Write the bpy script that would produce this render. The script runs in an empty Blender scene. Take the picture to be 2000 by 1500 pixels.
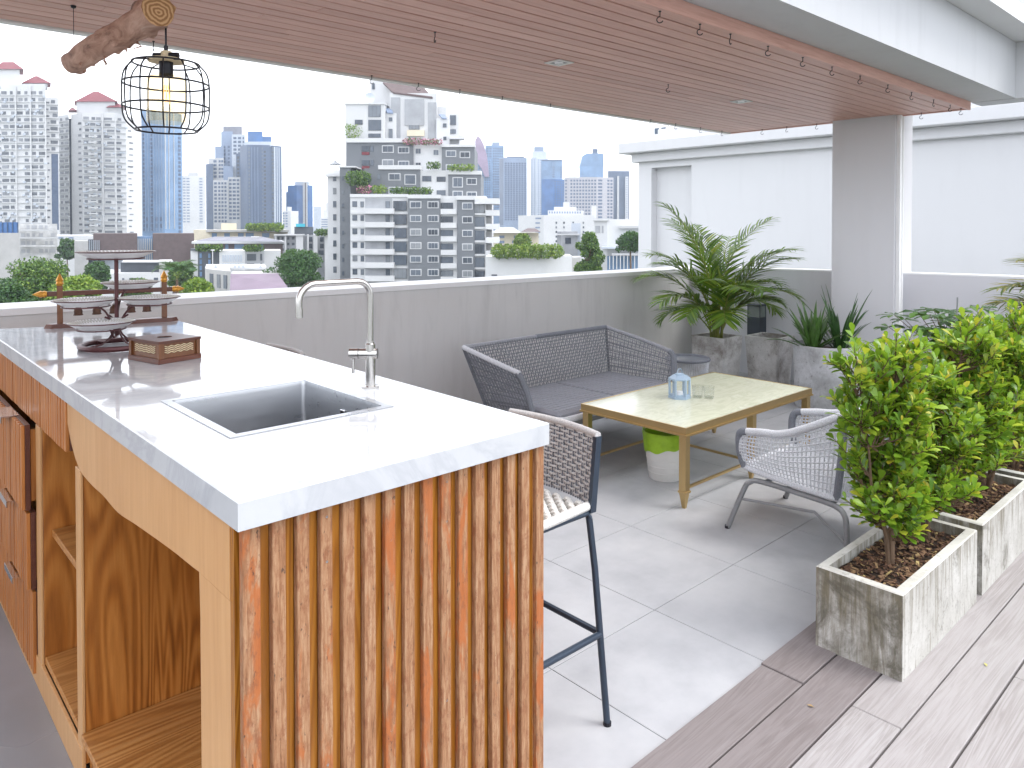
import bpy, bmesh, math, random
import numpy as np
from mathutils import Vector, Matrix, noise as mnoise
R = math.radians
random.seed(7)
S = bpy.context.scene
COL = S.collection

# ---------------------------------------------------------------- camera, world, sun, exposure
FPX, HOR, YAW = 1450.0, 440.0, R(47.5)
PITCH = R(1.0)
cam_d = bpy.data.cameras.new('camera')
cam = bpy.data.objects.new('camera', cam_d); COL.objects.link(cam)
cam.location = (0, 0, 1.6)
cam.rotation_euler = (math.pi/2 - PITCH, 0, YAW - math.pi/2)
cam_d.sensor_width = 36.0
cam_d.lens = FPX/2000*36
cam_d.shift_y = (HOR + FPX*math.tan(PITCH) - 750)/2000
cam_d.clip_end = 6000; cam_d.clip_start = 0.05
S.camera = cam

SUN_EL, SUN_AZ = R(58), R(-52)            # azimuth measured from +X, counter-clockwise: light comes from the right
w = bpy.data.worlds.new('World'); S.world = w; w.use_nodes = True
nt = w.node_tree; nt.nodes.clear()
out = nt.nodes.new('ShaderNodeOutputWorld'); bg = nt.nodes.new('ShaderNodeBackground')
sky = nt.nodes.new('ShaderNodeTexSky'); sky.sky_type = 'NISHITA'; sky.sun_disc = False
sky.sun_elevation = SUN_EL; sky.sun_rotation = R(90) - SUN_AZ
sky.air_density = 1.0; sky.dust_density = 3.0
tc = nt.nodes.new('ShaderNodeTexCoord')
mp = nt.nodes.new('ShaderNodeMapping'); mp.inputs['Scale'].default_value = (1.2, 1.2, 3.5)
nz = nt.nodes.new('ShaderNodeTexNoise'); nz.inputs['Scale'].default_value = 1.6; nz.inputs['Detail'].default_value = 5
rp = nt.nodes.new('ShaderNodeValToRGB')       # thin overcast, its grey and white patches
rp.color_ramp.elements[0].position = .35; rp.color_ramp.elements[0].color = (7.4, 7.7, 8.3, 1)
rp.color_ramp.elements[1].position = .7; rp.color_ramp.elements[1].color = (8.9, 9.05, 9.4, 1)
mx = nt.nodes.new('ShaderNodeMix'); mx.data_type = 'RGBA'; mx.inputs[0].default_value = .88
L = nt.links.new
L(tc.outputs['Generated'], mp.inputs[0]); L(mp.outputs[0], nz.inputs[0]); L(nz.outputs[0], rp.inputs[0])
L(sky.outputs[0], mx.inputs[6]); L(rp.outputs[0], mx.inputs[7]); L(mx.outputs[2], bg.inputs[0])
bg.inputs[1].default_value = 0.108
L(bg.outputs[0], out.inputs[0])
sd = bpy.data.lights.new('sun', 'SUN'); sd.energy = .65; sd.angle = R(22); sd.color = (1, .975, .94)
so = bpy.data.objects.new('sun', sd); COL.objects.link(so)
dirv = Vector((math.cos(SUN_EL)*math.cos(SUN_AZ), math.cos(SUN_EL)*math.sin(SUN_AZ), math.sin(SUN_EL)))
so.rotation_euler = dirv.to_track_quat('Z', 'Y').to_euler(); so.location = (5, -8, 14)
S.view_settings.view_transform = 'Standard'; S.view_settings.look = 'None'
S.view_settings.exposure = 1.72; S.view_settings.gamma = 1; S.view_settings.use_curve_mapping = False
S.render.engine = 'CYCLES'
S.cycles.max_bounces = 10; S.cycles.diffuse_bounces = 6; S.cycles.glossy_bounces = 4
S.cycles.transmission_bounces = 8; S.cycles.transparent_max_bounces = 12
S.cycles.use_denoising = True
S.cycles.sample_clamp_indirect = 8

# ---------------------------------------------------------------- helpers
FW = Vector((math.cos(YAW), math.sin(YAW), 0)); RT = Vector((math.sin(YAW), -math.cos(YAW), 0))
def at(px, y, d):                                   # a far point: bearing, elevation and distance
    p = RT*((px-1000)/FPX*d) + FW*d
    return Vector((p.x, p.y, 1.6 + (HOR-y)*d/FPX))
def zy(y, d): return 1.6 + (HOR-y)*d/FPX

class MB:
    def __init__(s): s.v = []; s.f = []; s.u = []
    def add(s, vs, fs):
        o = len(s.v); s.v += [tuple(v) for v in vs]; s.f += [tuple(i+o for i in f) for f in fs]
        return s
    def box(s, x0, x1, y0, y1, z0, z1, c=0.0):
        if c <= 0:
            vs = [(x, y, z) for z in (z0, z1) for y in (y0, y1) for x in (x0, x1)]
            return s.add(vs, [(0,2,3,1),(4,5,7,6),(0,1,5,4),(2,6,7,3),(0,4,6,2),(1,3,7,5)])
        bm = bmesh.new(); bmesh.ops.create_cube(bm, size=1)
        for v in bm.verts:
            v.co = Vector(((x0+x1)/2+v.co.x*(x1-x0), (y0+y1)/2+v.co.y*(y1-y0), (z0+z1)/2+v.co.z*(z1-z0)))
        bmesh.ops.bevel(bm, geom=list(bm.edges), offset=c, segments=1, affect='EDGES', profile=.5)
        bm.verts.index_update()
        s.add([v.co for v in bm.verts], [[v.index for v in f.verts] for f in bm.faces]); bm.free(); return s
    def obox(s, p, ax, ay, az):                      # oriented box: corner p and three edge vectors
        p, ax, ay, az = map(Vector, (p, ax, ay, az))
        vs = [p + ax*i + ay*j + az*k for k in (0,1) for j in (0,1) for i in (0,1)]
        return s.add(vs, [(0,2,3,1),(4,5,7,6),(0,1,5,4),(2,6,7,3),(0,4,6,2),(1,3,7,5)])
    def prism(s, poly, z0, z1):
        n = len(poly)
        s.add([(x, y, z0) for x, y in poly] + [(x, y, z1) for x, y in poly],
              [tuple(range(n))[::-1], tuple(range(n, 2*n))] + [(i, (i+1) % n, n+(i+1) % n, n+i) for i in range(n)])
        return s
    def tube(s, pts, r, seg=8, closed=False, cap=True):
        pts = [Vector(p) for p in pts]; n = len(pts)
        rr = r if isinstance(r, (list, tuple)) else [r]*n
        vs = []; up = None
        for i, p in enumerate(pts):
            if closed: t = pts[(i+1) % n] - pts[i-1]
            else: t = pts[min(i+1, n-1)] - pts[max(i-1, 0)]
            t = t.normalized() if t.length > 1e-9 else Vector((0,0,1))
            if up is None:
                a = Vector((0,0,1)) if abs(t.z) < .9 else Vector((1,0,0))
                up = (a - t*a.dot(t)).normalized()
            else:
                up = up - t*up.dot(t)
                up = up.normalized() if up.length > 1e-6 else t.orthogonal().normalized()
            b = t.cross(up)
            for k in range(seg):
                a = 2*math.pi*k/seg
                vs.append(p + (up*math.cos(a) + b*math.sin(a))*rr[i])
        fs = []
        for i in range(n if closed else n-1):
            j = (i+1) % n
            for k in range(seg):
                l = (k+1) % seg
                fs.append((i*seg+k, i*seg+l, j*seg+l, j*seg+k))
        if cap and not closed:
            fs.append(tuple(range(seg))[::-1]); fs.append(tuple((n-1)*seg+k for k in range(seg)))
        return s.add(vs, fs)
    def lathe(s, prof, seg=24, c=(0,0,0)):
        n = len(prof); vs = []
        for k in range(seg):
            a = 2*math.pi*k/seg
            vs += [(c[0]+r*math.cos(a), c[1]+r*math.sin(a), c[2]+z) for r, z in prof]
        fs = [(k*n+i, ((k+1) % seg)*n+i, ((k+1) % seg)*n+i+1, k*n+i+1) for k in range(seg) for i in range(n-1)]
        return s.add(vs, fs)
    def build(s, name, mat, parent=None, smooth=False, loc=(0,0,0), rz=0):
        me = bpy.data.meshes.new(name); me.from_pydata(s.v, [], s.f); me.validate()
        if mat is not None: me.materials.append(mat)
        if smooth:
            me.polygons.foreach_set('use_smooth', [True]*len(me.polygons))
            try: me.set_sharp_from_angle(angle=R(40))
            except Exception: pass
        bm = bmesh.new(); bm.from_mesh(me); bmesh.ops.recalc_face_normals(bm, faces=bm.faces); bm.to_mesh(me); bm.free()
        return link(name, me, parent, loc, rz)
def link(name, me, parent=None, loc=(0,0,0), rz=0):
    o = bpy.data.objects.new(name, me); COL.objects.link(o); o.location = loc; o.rotation_euler = (0,0,rz)
    if parent: o.parent = parent
    return o
def tag(o, label, cat, group=None):
    o['label'] = label; o['category'] = cat
    if group: o['group'] = group
    return o
def struct(o): o['kind'] = 'structure'; return o
def stuff(o): o['kind'] = 'stuff'; return o
def thing(name, label, cat, loc=(0,0,0), rz=0, group=None):
    o = bpy.data.objects.new(name, None); COL.objects.link(o); o.location = loc; o.rotation_euler = (0,0,rz)
    o.empty_display_size = .1
    return tag(o, label, cat, group)
def copy_tree(o, parent=None):
    c = o.copy(); COL.objects.link(c); c.parent = parent
    for ch in list(o.children): copy_tree(ch, c)
    return c
def lerp(a, b, t): return a + (b-a)*t
def curve(pts, n):                                    # smooth path through points
    P = [Vector(p) for p in pts]; out = []
    m = len(P)-1
    for i in range(m):
        p0 = P[max(i-1,0)]; p1 = P[i]; p2 = P[i+1]; p3 = P[min(i+2,m)]
        for k in range(n):
            t = k/n
            out.append(.5*((2*p1)+(p2-p0)*t+(2*p0-5*p1+4*p2-p3)*t*t+(3*p1-p0-3*p2+p3)*t**3))
    out.append(P[-1]); return out

# ---------------------------------------------------------------- materials
class NT:
    def __init__(s, name):
        s.m = bpy.data.materials.new(name); s.m.use_nodes = True; s.t = s.m.node_tree
        s.b = s.t.nodes['Principled BSDF']; s.o = s.t.nodes['Material Output']
        s._tc = None
    def n(s, typ, **kw):
        nd = s.t.nodes.new('ShaderNode'+typ)
        for k, v in kw.items(): setattr(nd, k, v)
        return nd
    def l(s, a, b): s.t.links.new(a, b)
    def coord(s, scale=(1,1,1), world=False, rnd=False):
        if world:
            src = s.n('NewGeometry').outputs['Position']
        else: src = s.n('TexCoord').outputs['Object']
        m = s.n('Mapping'); m.inputs['Scale'].default_value = scale; s.l(src, m.inputs[0])
        if rnd:
            oi = s.n('ObjectInfo'); mul = s.n('Math', operation='MULTIPLY'); mul.inputs[1].default_value = 37.0
            s.l(oi.outputs['Random'], mul.inputs[0]); cb = s.n('CombineXYZ')
            for i in range(3): s.l(mul.outputs[0], cb.inputs[i])
            s.l(cb.outputs[0], m.inputs['Location'])
        return m.outputs[0]
    def noise(s, vec, scale, detail=4, rough=.55, dist=0):
        nd = s.n('TexNoise'); nd.inputs['Scale'].default_value = scale; nd.inputs['Detail'].default_value = detail
        nd.inputs['Roughness'].default_value = rough; nd.inputs['Distortion'].default_value = dist
        s.l(vec, nd.inputs['Vector']); return nd.outputs[0]
    def ramp(s, fac, stops):
        nd = s.n('ValToRGB'); e = nd.color_ramp.elements
        while len(e) < len(stops): e.new(.5)
        for i, (p, c) in enumerate(stops):
            e[i].position = p; e[i].color = (*c, 1) if len(c) == 3 else c
        s.l(fac, nd.inputs[0]); return nd.outputs[0]
    def mix(s, fac, a, b, mode='MIX'):
        nd = s.n('Mix'); nd.data_type = 'RGBA'; nd.blend_type = mode
        for i, x in ((0, fac), (6, a), (7, b)):
            if hasattr(x, 'links'): s.l(x, nd.inputs[i])
            elif i == 0: nd.inputs[0].default_value = x
            else: nd.inputs[i].default_value = (*x, 1)
        return nd.outputs[2]
    def bump(s, h, strength=.3, dist=.01):
        nd = s.n('Bump'); nd.inputs['Strength'].default_value = strength; nd.inputs['Distance'].default_value = dist
        s.l(h, nd.inputs['Height']); s.l(nd.outputs[0], s.b.inputs['Normal'])
    def set(s, col=None, rough=.5, metal=0, spec=None):
        if col is not None:
            if hasattr(col, 'links'): s.l(col, s.b.inputs['Base Color'])
            else: s.b.inputs['Base Color'].default_value = (*col, 1)
        if hasattr(rough, 'links'): s.l(rough, s.b.inputs['Roughness'])
        else: s.b.inputs['Roughness'].default_value = rough
        s.b.inputs['Metallic'].default_value = metal
        if spec is not None: s.b.inputs['Specular IOR Level'].default_value = spec
        return s.m
def plain(name, col, rough=.5, metal=0, var=.12, scale=6, spec=None, bump=0):
    t = NT(name); v = t.coord(rnd=True)
    n = t.noise(v, scale, 5)
    a = tuple(c*(1-var) for c in col); b = tuple(min(1, c*(1+var)) for c in col)
    c = t.ramp(n, [(.3, a), (.7, b)])
    if bump: t.bump(t.noise(v, scale*8, 4), bump, .004)
    return t.set(c, rough, metal, spec)
def wood(name, dark, mid, light, axis='z', scale=1.0, rough=.45, bump=.15, ring=True):
    t = NT(name)
    st = {'x': (.06,1,1), 'y': (1,.06,1), 'z': (1,1,.075)}[axis]
    v = t.coord(tuple(a*scale for a in st), rnd=True)
    n1 = t.noise(v, 60, 6, .65, .3)
    n2 = t.noise(v, 6, 2, .5, .5)
    if ring:
        sn = t.n('Math', operation='SINE'); mu = t.n('Math', operation='MULTIPLY'); mu.inputs[1].default_value = 125
        t.l(n2, mu.inputs[0]); t.l(mu.outputs[0], sn.inputs[0])
        ma = t.n('MapRange'); ma.inputs[1].default_value = -1; ma.inputs[2].default_value = 1
        t.l(sn.outputs[0], ma.inputs[0]); n2o = ma.outputs[0]
    else: n2o = n2
    c1 = t.ramp(n1, [(.3, dark), (.52, mid), (.75, light)])
    c2 = t.ramp(n2o, [(.0, dark), (.45, mid), (1, light)])
    c = t.mix(.5, c1, c2)
    big = t.noise(t.coord((1,1,1), rnd=True), 1.7, 3)
    c = t.mix(t.ramp(big, [(.35, (0,0,0)), (.65, (.45,.45,.45))]), c, mid)
    oi = t.n('ObjectInfo'); c = t.mix(t.ramp(oi.outputs['Random'], [(0, (.35,)*3), (.45, (0,0,0)), (1, (0,0,0))]), c, dark)
    t.bump(n1, bump, .002)
    return t.set(c, rough)
M = {}
def concrete(name, c0, c1, c2, stain=None, streak=True, rough=.8, stain_amt=.5, scale=1.0):
    t = NT(name); v = t.coord(rnd=True)
    n = t.noise(v, 5*scale, 7, .65); c = t.ramp(n, [(.3, c0), (.5, c1), (.72, c2)])
    f = t.noise(v, 60*scale, 4, .6)
    c = t.mix(.25, c, t.ramp(f, [(.3, c0), (.7, c2)]))
    if stain:
        sv = t.coord((7,7,.55) if streak else (1,1,1), rnd=True)
        sn = t.noise(sv, 2.2 if streak else 3.2*scale, 6, .7, .4)
        c = t.mix(t.ramp(sn, [(.52-.12*stain_amt, (0,0,0)), (.75-.1*stain_amt, (stain_amt+.35,)*3)]), c, stain)
        sp = t.noise(v, 26*scale, 5, .75)
        c = t.mix(t.ramp(sp, [(.58, (0,0,0)), (.7, (.7,)*3)]), c, tuple(a*.6 for a in stain))
    t.bump(f, .2, .004)
    return t.set(c, rough)
def paint_wall(name, col, streak=.12, rough=.75, streakcol=None):
    t = NT(name); sv = t.coord((2.4,2.4,.30), world=True); n = t.noise(sv, 2.6, 7, .68, .5)
    wv = t.coord(world=True); m = t.noise(wv, 1.4, 5, .55)
    d = streakcol or tuple(c*(1-streak*2) for c in col)
    c = t.mix(t.ramp(n, [(.50, (0,0,0)), (.75, (.7,)*3)]), col, d)
    c = t.mix(t.ramp(m, [(.35, (0,0,0)), (.7, (.35,)*3)]), c, tuple(a*(1-streak) for a in col))
    t.bump(t.noise(wv, 140, 3), .06, .003)
    return t.set(c, rough)
M['parapet'] = paint_wall('parapet_paint', (.58,.57,.565), .13)
M['parapet_r'] = paint_wall('parapet_paint_right', (.60,.60,.635), .03)
M['cap'] = paint_wall('cap_white', (.72,.72,.73), .04)
M['column'] = paint_wall('column_paint', (.62,.62,.645), .03)
M['white_wall'] = paint_wall('white_wall', (.565,.568,.585), .03)
M['beam'] = paint_wall('beam_paint', (.55,.558,.575), .06)
M['white'] = plain('white_paint', (.78,.78,.78), .5, var=.03)
def tilemat():
    t = NT('floor_tile'); v = t.coord(world=True)
    n = t.noise(v, 3.2, 6, .62); oi = t.n('ObjectInfo')
    c = t.ramp(n, [(.28, (.325,.33,.35)), (.5, (.395,.40,.42)), (.75, (.46,.465,.48))])
    c = t.mix(t.ramp(oi.outputs['Random'], [(0, (0,0,0)), (1, (.25,)*3)]), c, (.36,.36,.375))
    s2 = t.noise(v, 45, 4, .7)
    c = t.mix(t.ramp(s2, [(.70, (0,0,0)), (.78, (.35,)*3)]), c, (.6,.6,.6))
    r = t.ramp(t.noise(v, 7, 4), [(.3, (.42,)*3), (.7, (.58,)*3)])
    t.bump(t.noise(v, 180, 3), .06, .002)
    return t.set(c, r)
M['tile'] = tilemat()
M['grout'] = plain('grout', (.31,.31,.32), .9)
def cement_floor():
    t = NT('polished_cement'); v = t.coord(world=True); n = t.noise(v, 1.6, 5, .5, .2)
    c = t.ramp(n, [(.3, (.22,.22,.235)), (.6, (.27,.27,.29)), (.8, (.31,.31,.33))])
    r = t.ramp(t.noise(v, 2, 2), [(.35, (.2,)*3), (.65, (.3,)*3)])
    return t.set(c, r)
M['cement_floor'] = cement_floor()
def deckmat():
    t = NT('weathered_deck')
    v = t.coord((.05,1,1), rnd=True); n1 = t.noise(v, 70, 6, .7, .4); n2 = t.noise(v, 10, 4, .6, 1.5)
    sn = t.n('Math', operation='SINE'); mu = t.n('Math', operation='MULTIPLY'); mu.inputs[1].default_value = 60
    t.l(n2, mu.inputs[0]); t.l(mu.outputs[0], sn.inputs[0])
    ma = t.n('MapRange'); ma.inputs[1].default_value = -1; ma.inputs[2].default_value = 1; t.l(sn.outputs[0], ma.inputs[0])
    c = t.mix(.45, t.ramp(n1, [(.3, (0.201,0.178,0.173)), (.5, (0.298,0.276,0.271)), (.72, (0.391,0.378,0.378))]),
              t.ramp(ma.outputs[0], [(0, (0.227,0.204,0.201)), (.5, (0.316,0.293,0.290)), (1, (0.382,0.365,0.365))]))
    big = t.noise(t.coord((.6,1,1), rnd=True), 2.5, 5, .6)
    c = t.mix(t.ramp(big, [(.4, (0,0,0)), (.7, (.55,)*3)]), c, (0.374,0.356,0.360))
    oi = t.n('ObjectInfo'); c = t.mix(t.ramp(oi.outputs['Random'], [(0, (0,0,0)), (1, (.35,)*3)]), c, (0.267,0.236,0.227))
    t.bump(n1, .35, .003)
    return t.set(c, .7)
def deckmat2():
    t = NT('dark_deck')
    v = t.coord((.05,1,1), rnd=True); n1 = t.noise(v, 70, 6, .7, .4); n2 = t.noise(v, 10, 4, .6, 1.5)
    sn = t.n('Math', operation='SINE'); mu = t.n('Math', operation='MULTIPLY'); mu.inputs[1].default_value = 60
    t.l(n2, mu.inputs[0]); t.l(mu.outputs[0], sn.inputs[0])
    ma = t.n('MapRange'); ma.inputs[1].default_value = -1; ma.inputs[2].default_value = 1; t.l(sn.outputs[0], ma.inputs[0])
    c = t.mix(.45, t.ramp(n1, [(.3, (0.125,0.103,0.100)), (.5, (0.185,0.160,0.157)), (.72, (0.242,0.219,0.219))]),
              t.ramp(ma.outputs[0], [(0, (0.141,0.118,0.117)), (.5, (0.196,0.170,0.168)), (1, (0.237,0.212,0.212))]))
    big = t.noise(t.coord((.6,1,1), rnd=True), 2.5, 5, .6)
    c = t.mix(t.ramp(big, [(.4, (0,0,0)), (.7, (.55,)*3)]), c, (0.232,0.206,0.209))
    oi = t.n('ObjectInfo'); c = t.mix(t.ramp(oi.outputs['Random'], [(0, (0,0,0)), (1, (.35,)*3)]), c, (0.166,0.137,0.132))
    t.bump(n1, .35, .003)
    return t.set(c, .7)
M['deck_dark'] = deckmat2()  # darker, browner tone for most of the first two board rows
M['deck'] = deckmat()
M['deck_under'] = plain('deck_joist', (.03,.028,.03), .9)
M['ceil_wood'] = wood('ceiling_wood', (.38,.175,.135), (.63,.355,.285), (.80,.525,.45), 'x', 1.0, .42, .08, ring=False)
M['ceil_gap'] = plain('ceiling_gap', (.03,.015,.014), .8)
M['teak'] = wood('teak', (.15,.042,.006), (.38,.130,.022), (.58,.25,.06), 'z', 1.0, .38)
M['teak_x'] = wood('teak_across', (.26,.095,.022), (.47,.205,.055), (.62,.33,.12), 'x', 1.0, .42)
M['pale_wood'] = wood('pale_wood', (.42,.20,.075), (.56,.305,.13), (.67,.415,.20), 'z', .8, .45, .08, ring=False)
M['reed'] = wood('reeded_wood', (.19,.055,.011), (.42,.15,.034), (.57,.25,.07), 'z', 1.4, .42, .3, ring=False)
M['honey'] = wood('varnished_groove', (.17,.052,.005), (.37,.14,.016), (.50,.22,.035), 'z', 1.2, .3, .1)
def slatmat():
    t = NT('weathered_painted_slat')
    v = t.coord((1,1,.07), rnd=True); n1 = t.noise(v, 150, 8, .75, .2)
    c = t.ramp(n1, [(.28, (.10,.038,.014)), (.44, (.275,.125,.055)), (.58, (.38,.215,.115)), (.78, (.47,.32,.21))])
    pv = t.coord((1,1,.22), rnd=True); p = t.noise(pv, 15, 7, .68, .5)
    oi = t.n('ObjectInfo'); ad = t.n('Math', operation='MULTIPLY_ADD'); ad.inputs[1].default_value = .16; ad.inputs[2].default_value = -.125
    t.l(oi.outputs['Random'], ad.inputs[0]); sm = t.n('Math', operation='ADD'); t.l(p, sm.inputs[0]); t.l(ad.outputs[0], sm.inputs[1])
    c = t.mix(t.ramp(sm.outputs[0], [(.50, (0,0,0)), (.56, (.8,)*3)]), c, (0.369,0.096,0.016))
    rv = t.noise(t.coord((1,1,.45), rnd=True), 60, 6, .75)
    c = t.mix(t.ramp(rv, [(.50, (0,0,0)), (.64, (.8,)*3)]), c, (0.211,0.075,0.030))
    sp = t.noise(t.coord((1,1,.4), rnd=True), 130, 3, .6)
    c = t.mix(t.ramp(sp, [(.66, (0,0,0)), (.72, (.8,)*3)]), c, (0.049,0.025,0.016))
    t.bump(n1, .5, .003)
    return t.set(c, .75)
M['slat'] = slatmat()
def quartz():
    t = NT('white_quartz'); v = t.coord(world=True)
    n = t.noise(v, 2.2, 8, .62, 1.6); c = t.ramp(n, [(.44, (.50,.51,.53)), (.5, (.43,.44,.465)), (.56, (.505,.515,.53))])
    f = t.noise(v, 60, 3); c = t.mix(.12, c, t.ramp(f, [(.35, (.44,.45,.465)), (.65, (.525,.535,.545))]))
    sp = t.noise(t.coord((1,2.2,1), world=True), 7, 6, .75, .8)
    c = t.mix(t.ramp(sp, [(.64, (0,0,0)), (.74, (.45,)*3)]), c, (.43,.445,.48))
    r = t.ramp(t.noise(v, 9, 4), [(.35, (.03,)*3), (.7, (.075,)*3)])
    return t.set(c, r)
M['quartz'] = quartz()
def brushed(name, col, rough, axis=(1,1,1)):
    t = NT(name); v = t.coord(axis); n = t.noise(v, 12, 3)
    r = t.ramp(n, [(.3, (rough*.88,)*3), (.7, (rough*1.12,)*3)])
    return t.set(col, r, 1)
M['steel'] = brushed('stainless_steel', (.47,.48,.50), .30, (.5,4,4))
M['nickel'] = brushed('brushed_nickel', (.55,.53,.51), .24, (2,2,.3))
M['chrome'] = brushed('chrome', (.75,.75,.76), .14)
M['dark_hole'] = plain('dark_gap', (.012,.012,.013), .9)
M['gold'] = brushed('aged_gold', (.58,.42,.20), .36, (4,4,4))
def marble():
    t = NT('cream_marble'); v = t.coord((1,3.2,1)); n = t.noise(v, 2.6, 8, .6, 1.8)
    c = t.ramp(n, [(.3, (.56,.57,.43)), (.45, (.70,.71,.57)), (.55, (.61,.62,.48)), (.7, (.76,.77,.65))])
    return t.set(c, .10)
M['marble'] = marble()
def rope(name, col, var=.25):
    t = NT(name); v = t.coord(); n = t.noise(v, 260, 2); m = t.noise(v, 6, 3)
    c = t.ramp(n, [(.3, tuple(a*(1-var) for a in col)), (.7, tuple(min(1, a*(1+var)) for a in col))])
    c = t.mix(t.ramp(m, [(.4, (0,0,0)), (.7, (.3,)*3)]), c, tuple(a*.75 for a in col))
    t.bump(n, .4, .002)
    return t.set(c, .8, spec=.25)
M['rope_dark'] = rope('charcoal_rope', (.17,.18,.205))
M['rope_mid'] = rope('grey_rope', (.29,.295,.32))
M['rope_light'] = rope('light_grey_rope', (.56,.57,.60))
M['rope_white'] = rope('white_rope', (.66,.65,.62))
M['rope_taupe'] = rope('taupe_rope', (.48,.465,.46))
M['frame_grey'] = plain('grey_frame_metal', (.25,.255,.265), .4, .3, var=.05)
M['frame_navy'] = plain('dark_frame_metal', (.035,.05,.075), .35, .3, var=.1)
M['cushion'] = rope('grey_cushion_fabric', (.25,.255,.285), .15)
M['black_metal'] = plain('black_metal', (.012,.012,.018), .38, .4, var=.1)
M['rust_metal'] = plain('red_brown_metal', (.075,.022,.024), .4, .3, var=.2)
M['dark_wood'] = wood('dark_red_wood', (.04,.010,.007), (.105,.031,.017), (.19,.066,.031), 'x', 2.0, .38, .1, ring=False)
M['post_wood'] = wood('brown_post_wood', (.065,.020,.007), (.145,.053,.018), (.24,.10,.034), 'z', 2.0, .35, .1, ring=False)
M['gilt'] = plain('gilt_paint', (.62,.30,.05), .35, .5, var=.25, scale=60)
M['bell'] = plain('dark_bronze', (.075,.035,.022), .45, .6, var=.4, scale=80)
M['ceramic'] = plain('white_enamel', (.82,.82,.83), .25, var=.04, scale=60)
M['rattan'] = plain('pale_rattan', (.66,.55,.36), .6, var=.2, scale=120)
M['lantern_blue'] = plain('pale_blue_paint', (.33,.43,.54), .45, var=.06)
M['bin_white'] = plain('white_plastic', (.72,.72,.70), .4, var=.04)
def glass(name, col=(1,1,1), rough=0.0):
    t = NT(name); t.b.inputs['Transmission Weight'].default_value = 1; t.b.inputs['IOR'].default_value = 1.45
    n = t.noise(t.coord(), 8, 2); c = t.ramp(n, [(.3, tuple(a*.97 for a in col)), (.7, col)])
    return t.set(c, rough)
M['glass'] = glass('clear_glass', (.97,.985,.98))
def thin_glass(name, col, fac):
    t = NT(name); tr = t.n('BsdfTransparent'); tr.inputs[0].default_value = (*col, 1)
    gl = t.n('BsdfGlossy'); gl.inputs['Roughness'].default_value = .03
    mxs = t.n('MixShader'); lw = t.n('LayerWeight'); lw.inputs[0].default_value = .5
    pw_ = t.n('Math', operation='POWER'); pw_.inputs[1].default_value = 3; t.l(lw.outputs['Facing'], pw_.inputs[0]); ml = t.n('Math', operation='MULTIPLY_ADD'); ml.inputs[1].default_value = fac; ml.inputs[2].default_value = .04; t.l(pw_.outputs[0], ml.inputs[0])
    t.l(ml.outputs[0], mxs.inputs[0]); t.l(tr.outputs[0], mxs.inputs[1]); t.l(gl.outputs[0], mxs.inputs[2])
    t.l(mxs.outputs[0], t.o.inputs[0]); return t.m
M['thin_glass'] = thin_glass('thin_clear_glass', (.96,.965,.965), .45)
M['amber_glass'] = thin_glass('amber_glass', (.985,.89,.71), .3)
def greenbag():
    t = NT('lime_liner'); c = t.ramp(t.noise(t.coord(), 14, 4), [(.3, (.23,.42,.01)), (.7, (.38,.62,.03))])
    t.b.inputs['Subsurface Weight'].default_value = 0
    return t.set(c, .4)
M['lime'] = greenbag()
def bark():
    t = NT('log_bark'); v = t.coord((1,.25,1)); n = t.noise(v, 18, 7, .7, .8); f = t.noise(t.coord(), 70, 4)
    c = t.ramp(n, [(.3, (.11,.05,.032)), (.43, (.34,.18,.12)), (.58, (.50,.30,.215)), (.78, (.60,.42,.33))])
    t.bump(t.mix(.5, n, f), .6, .01); return t.set(c, .8)
M['bark'] = bark()
def endgrain():
    t = NT('log_end_grain'); v = t.coord(); wv = t.n('TexWave', wave_type='RINGS', rings_direction='Y')
    wv.inputs['Scale'].default_value = 22; wv.inputs['Distortion'].default_value = 7; wv.inputs['Detail'].default_value = 3
    t.l(v, wv.inputs[0]); c = t.ramp(wv.outputs[0], [(.2, (.24,.115,.04)), (.6, (.42,.23,.10)), (1, (.50,.31,.15))])
    return t.set(c, .75)
M['endgrain'] = endgrain()
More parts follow.
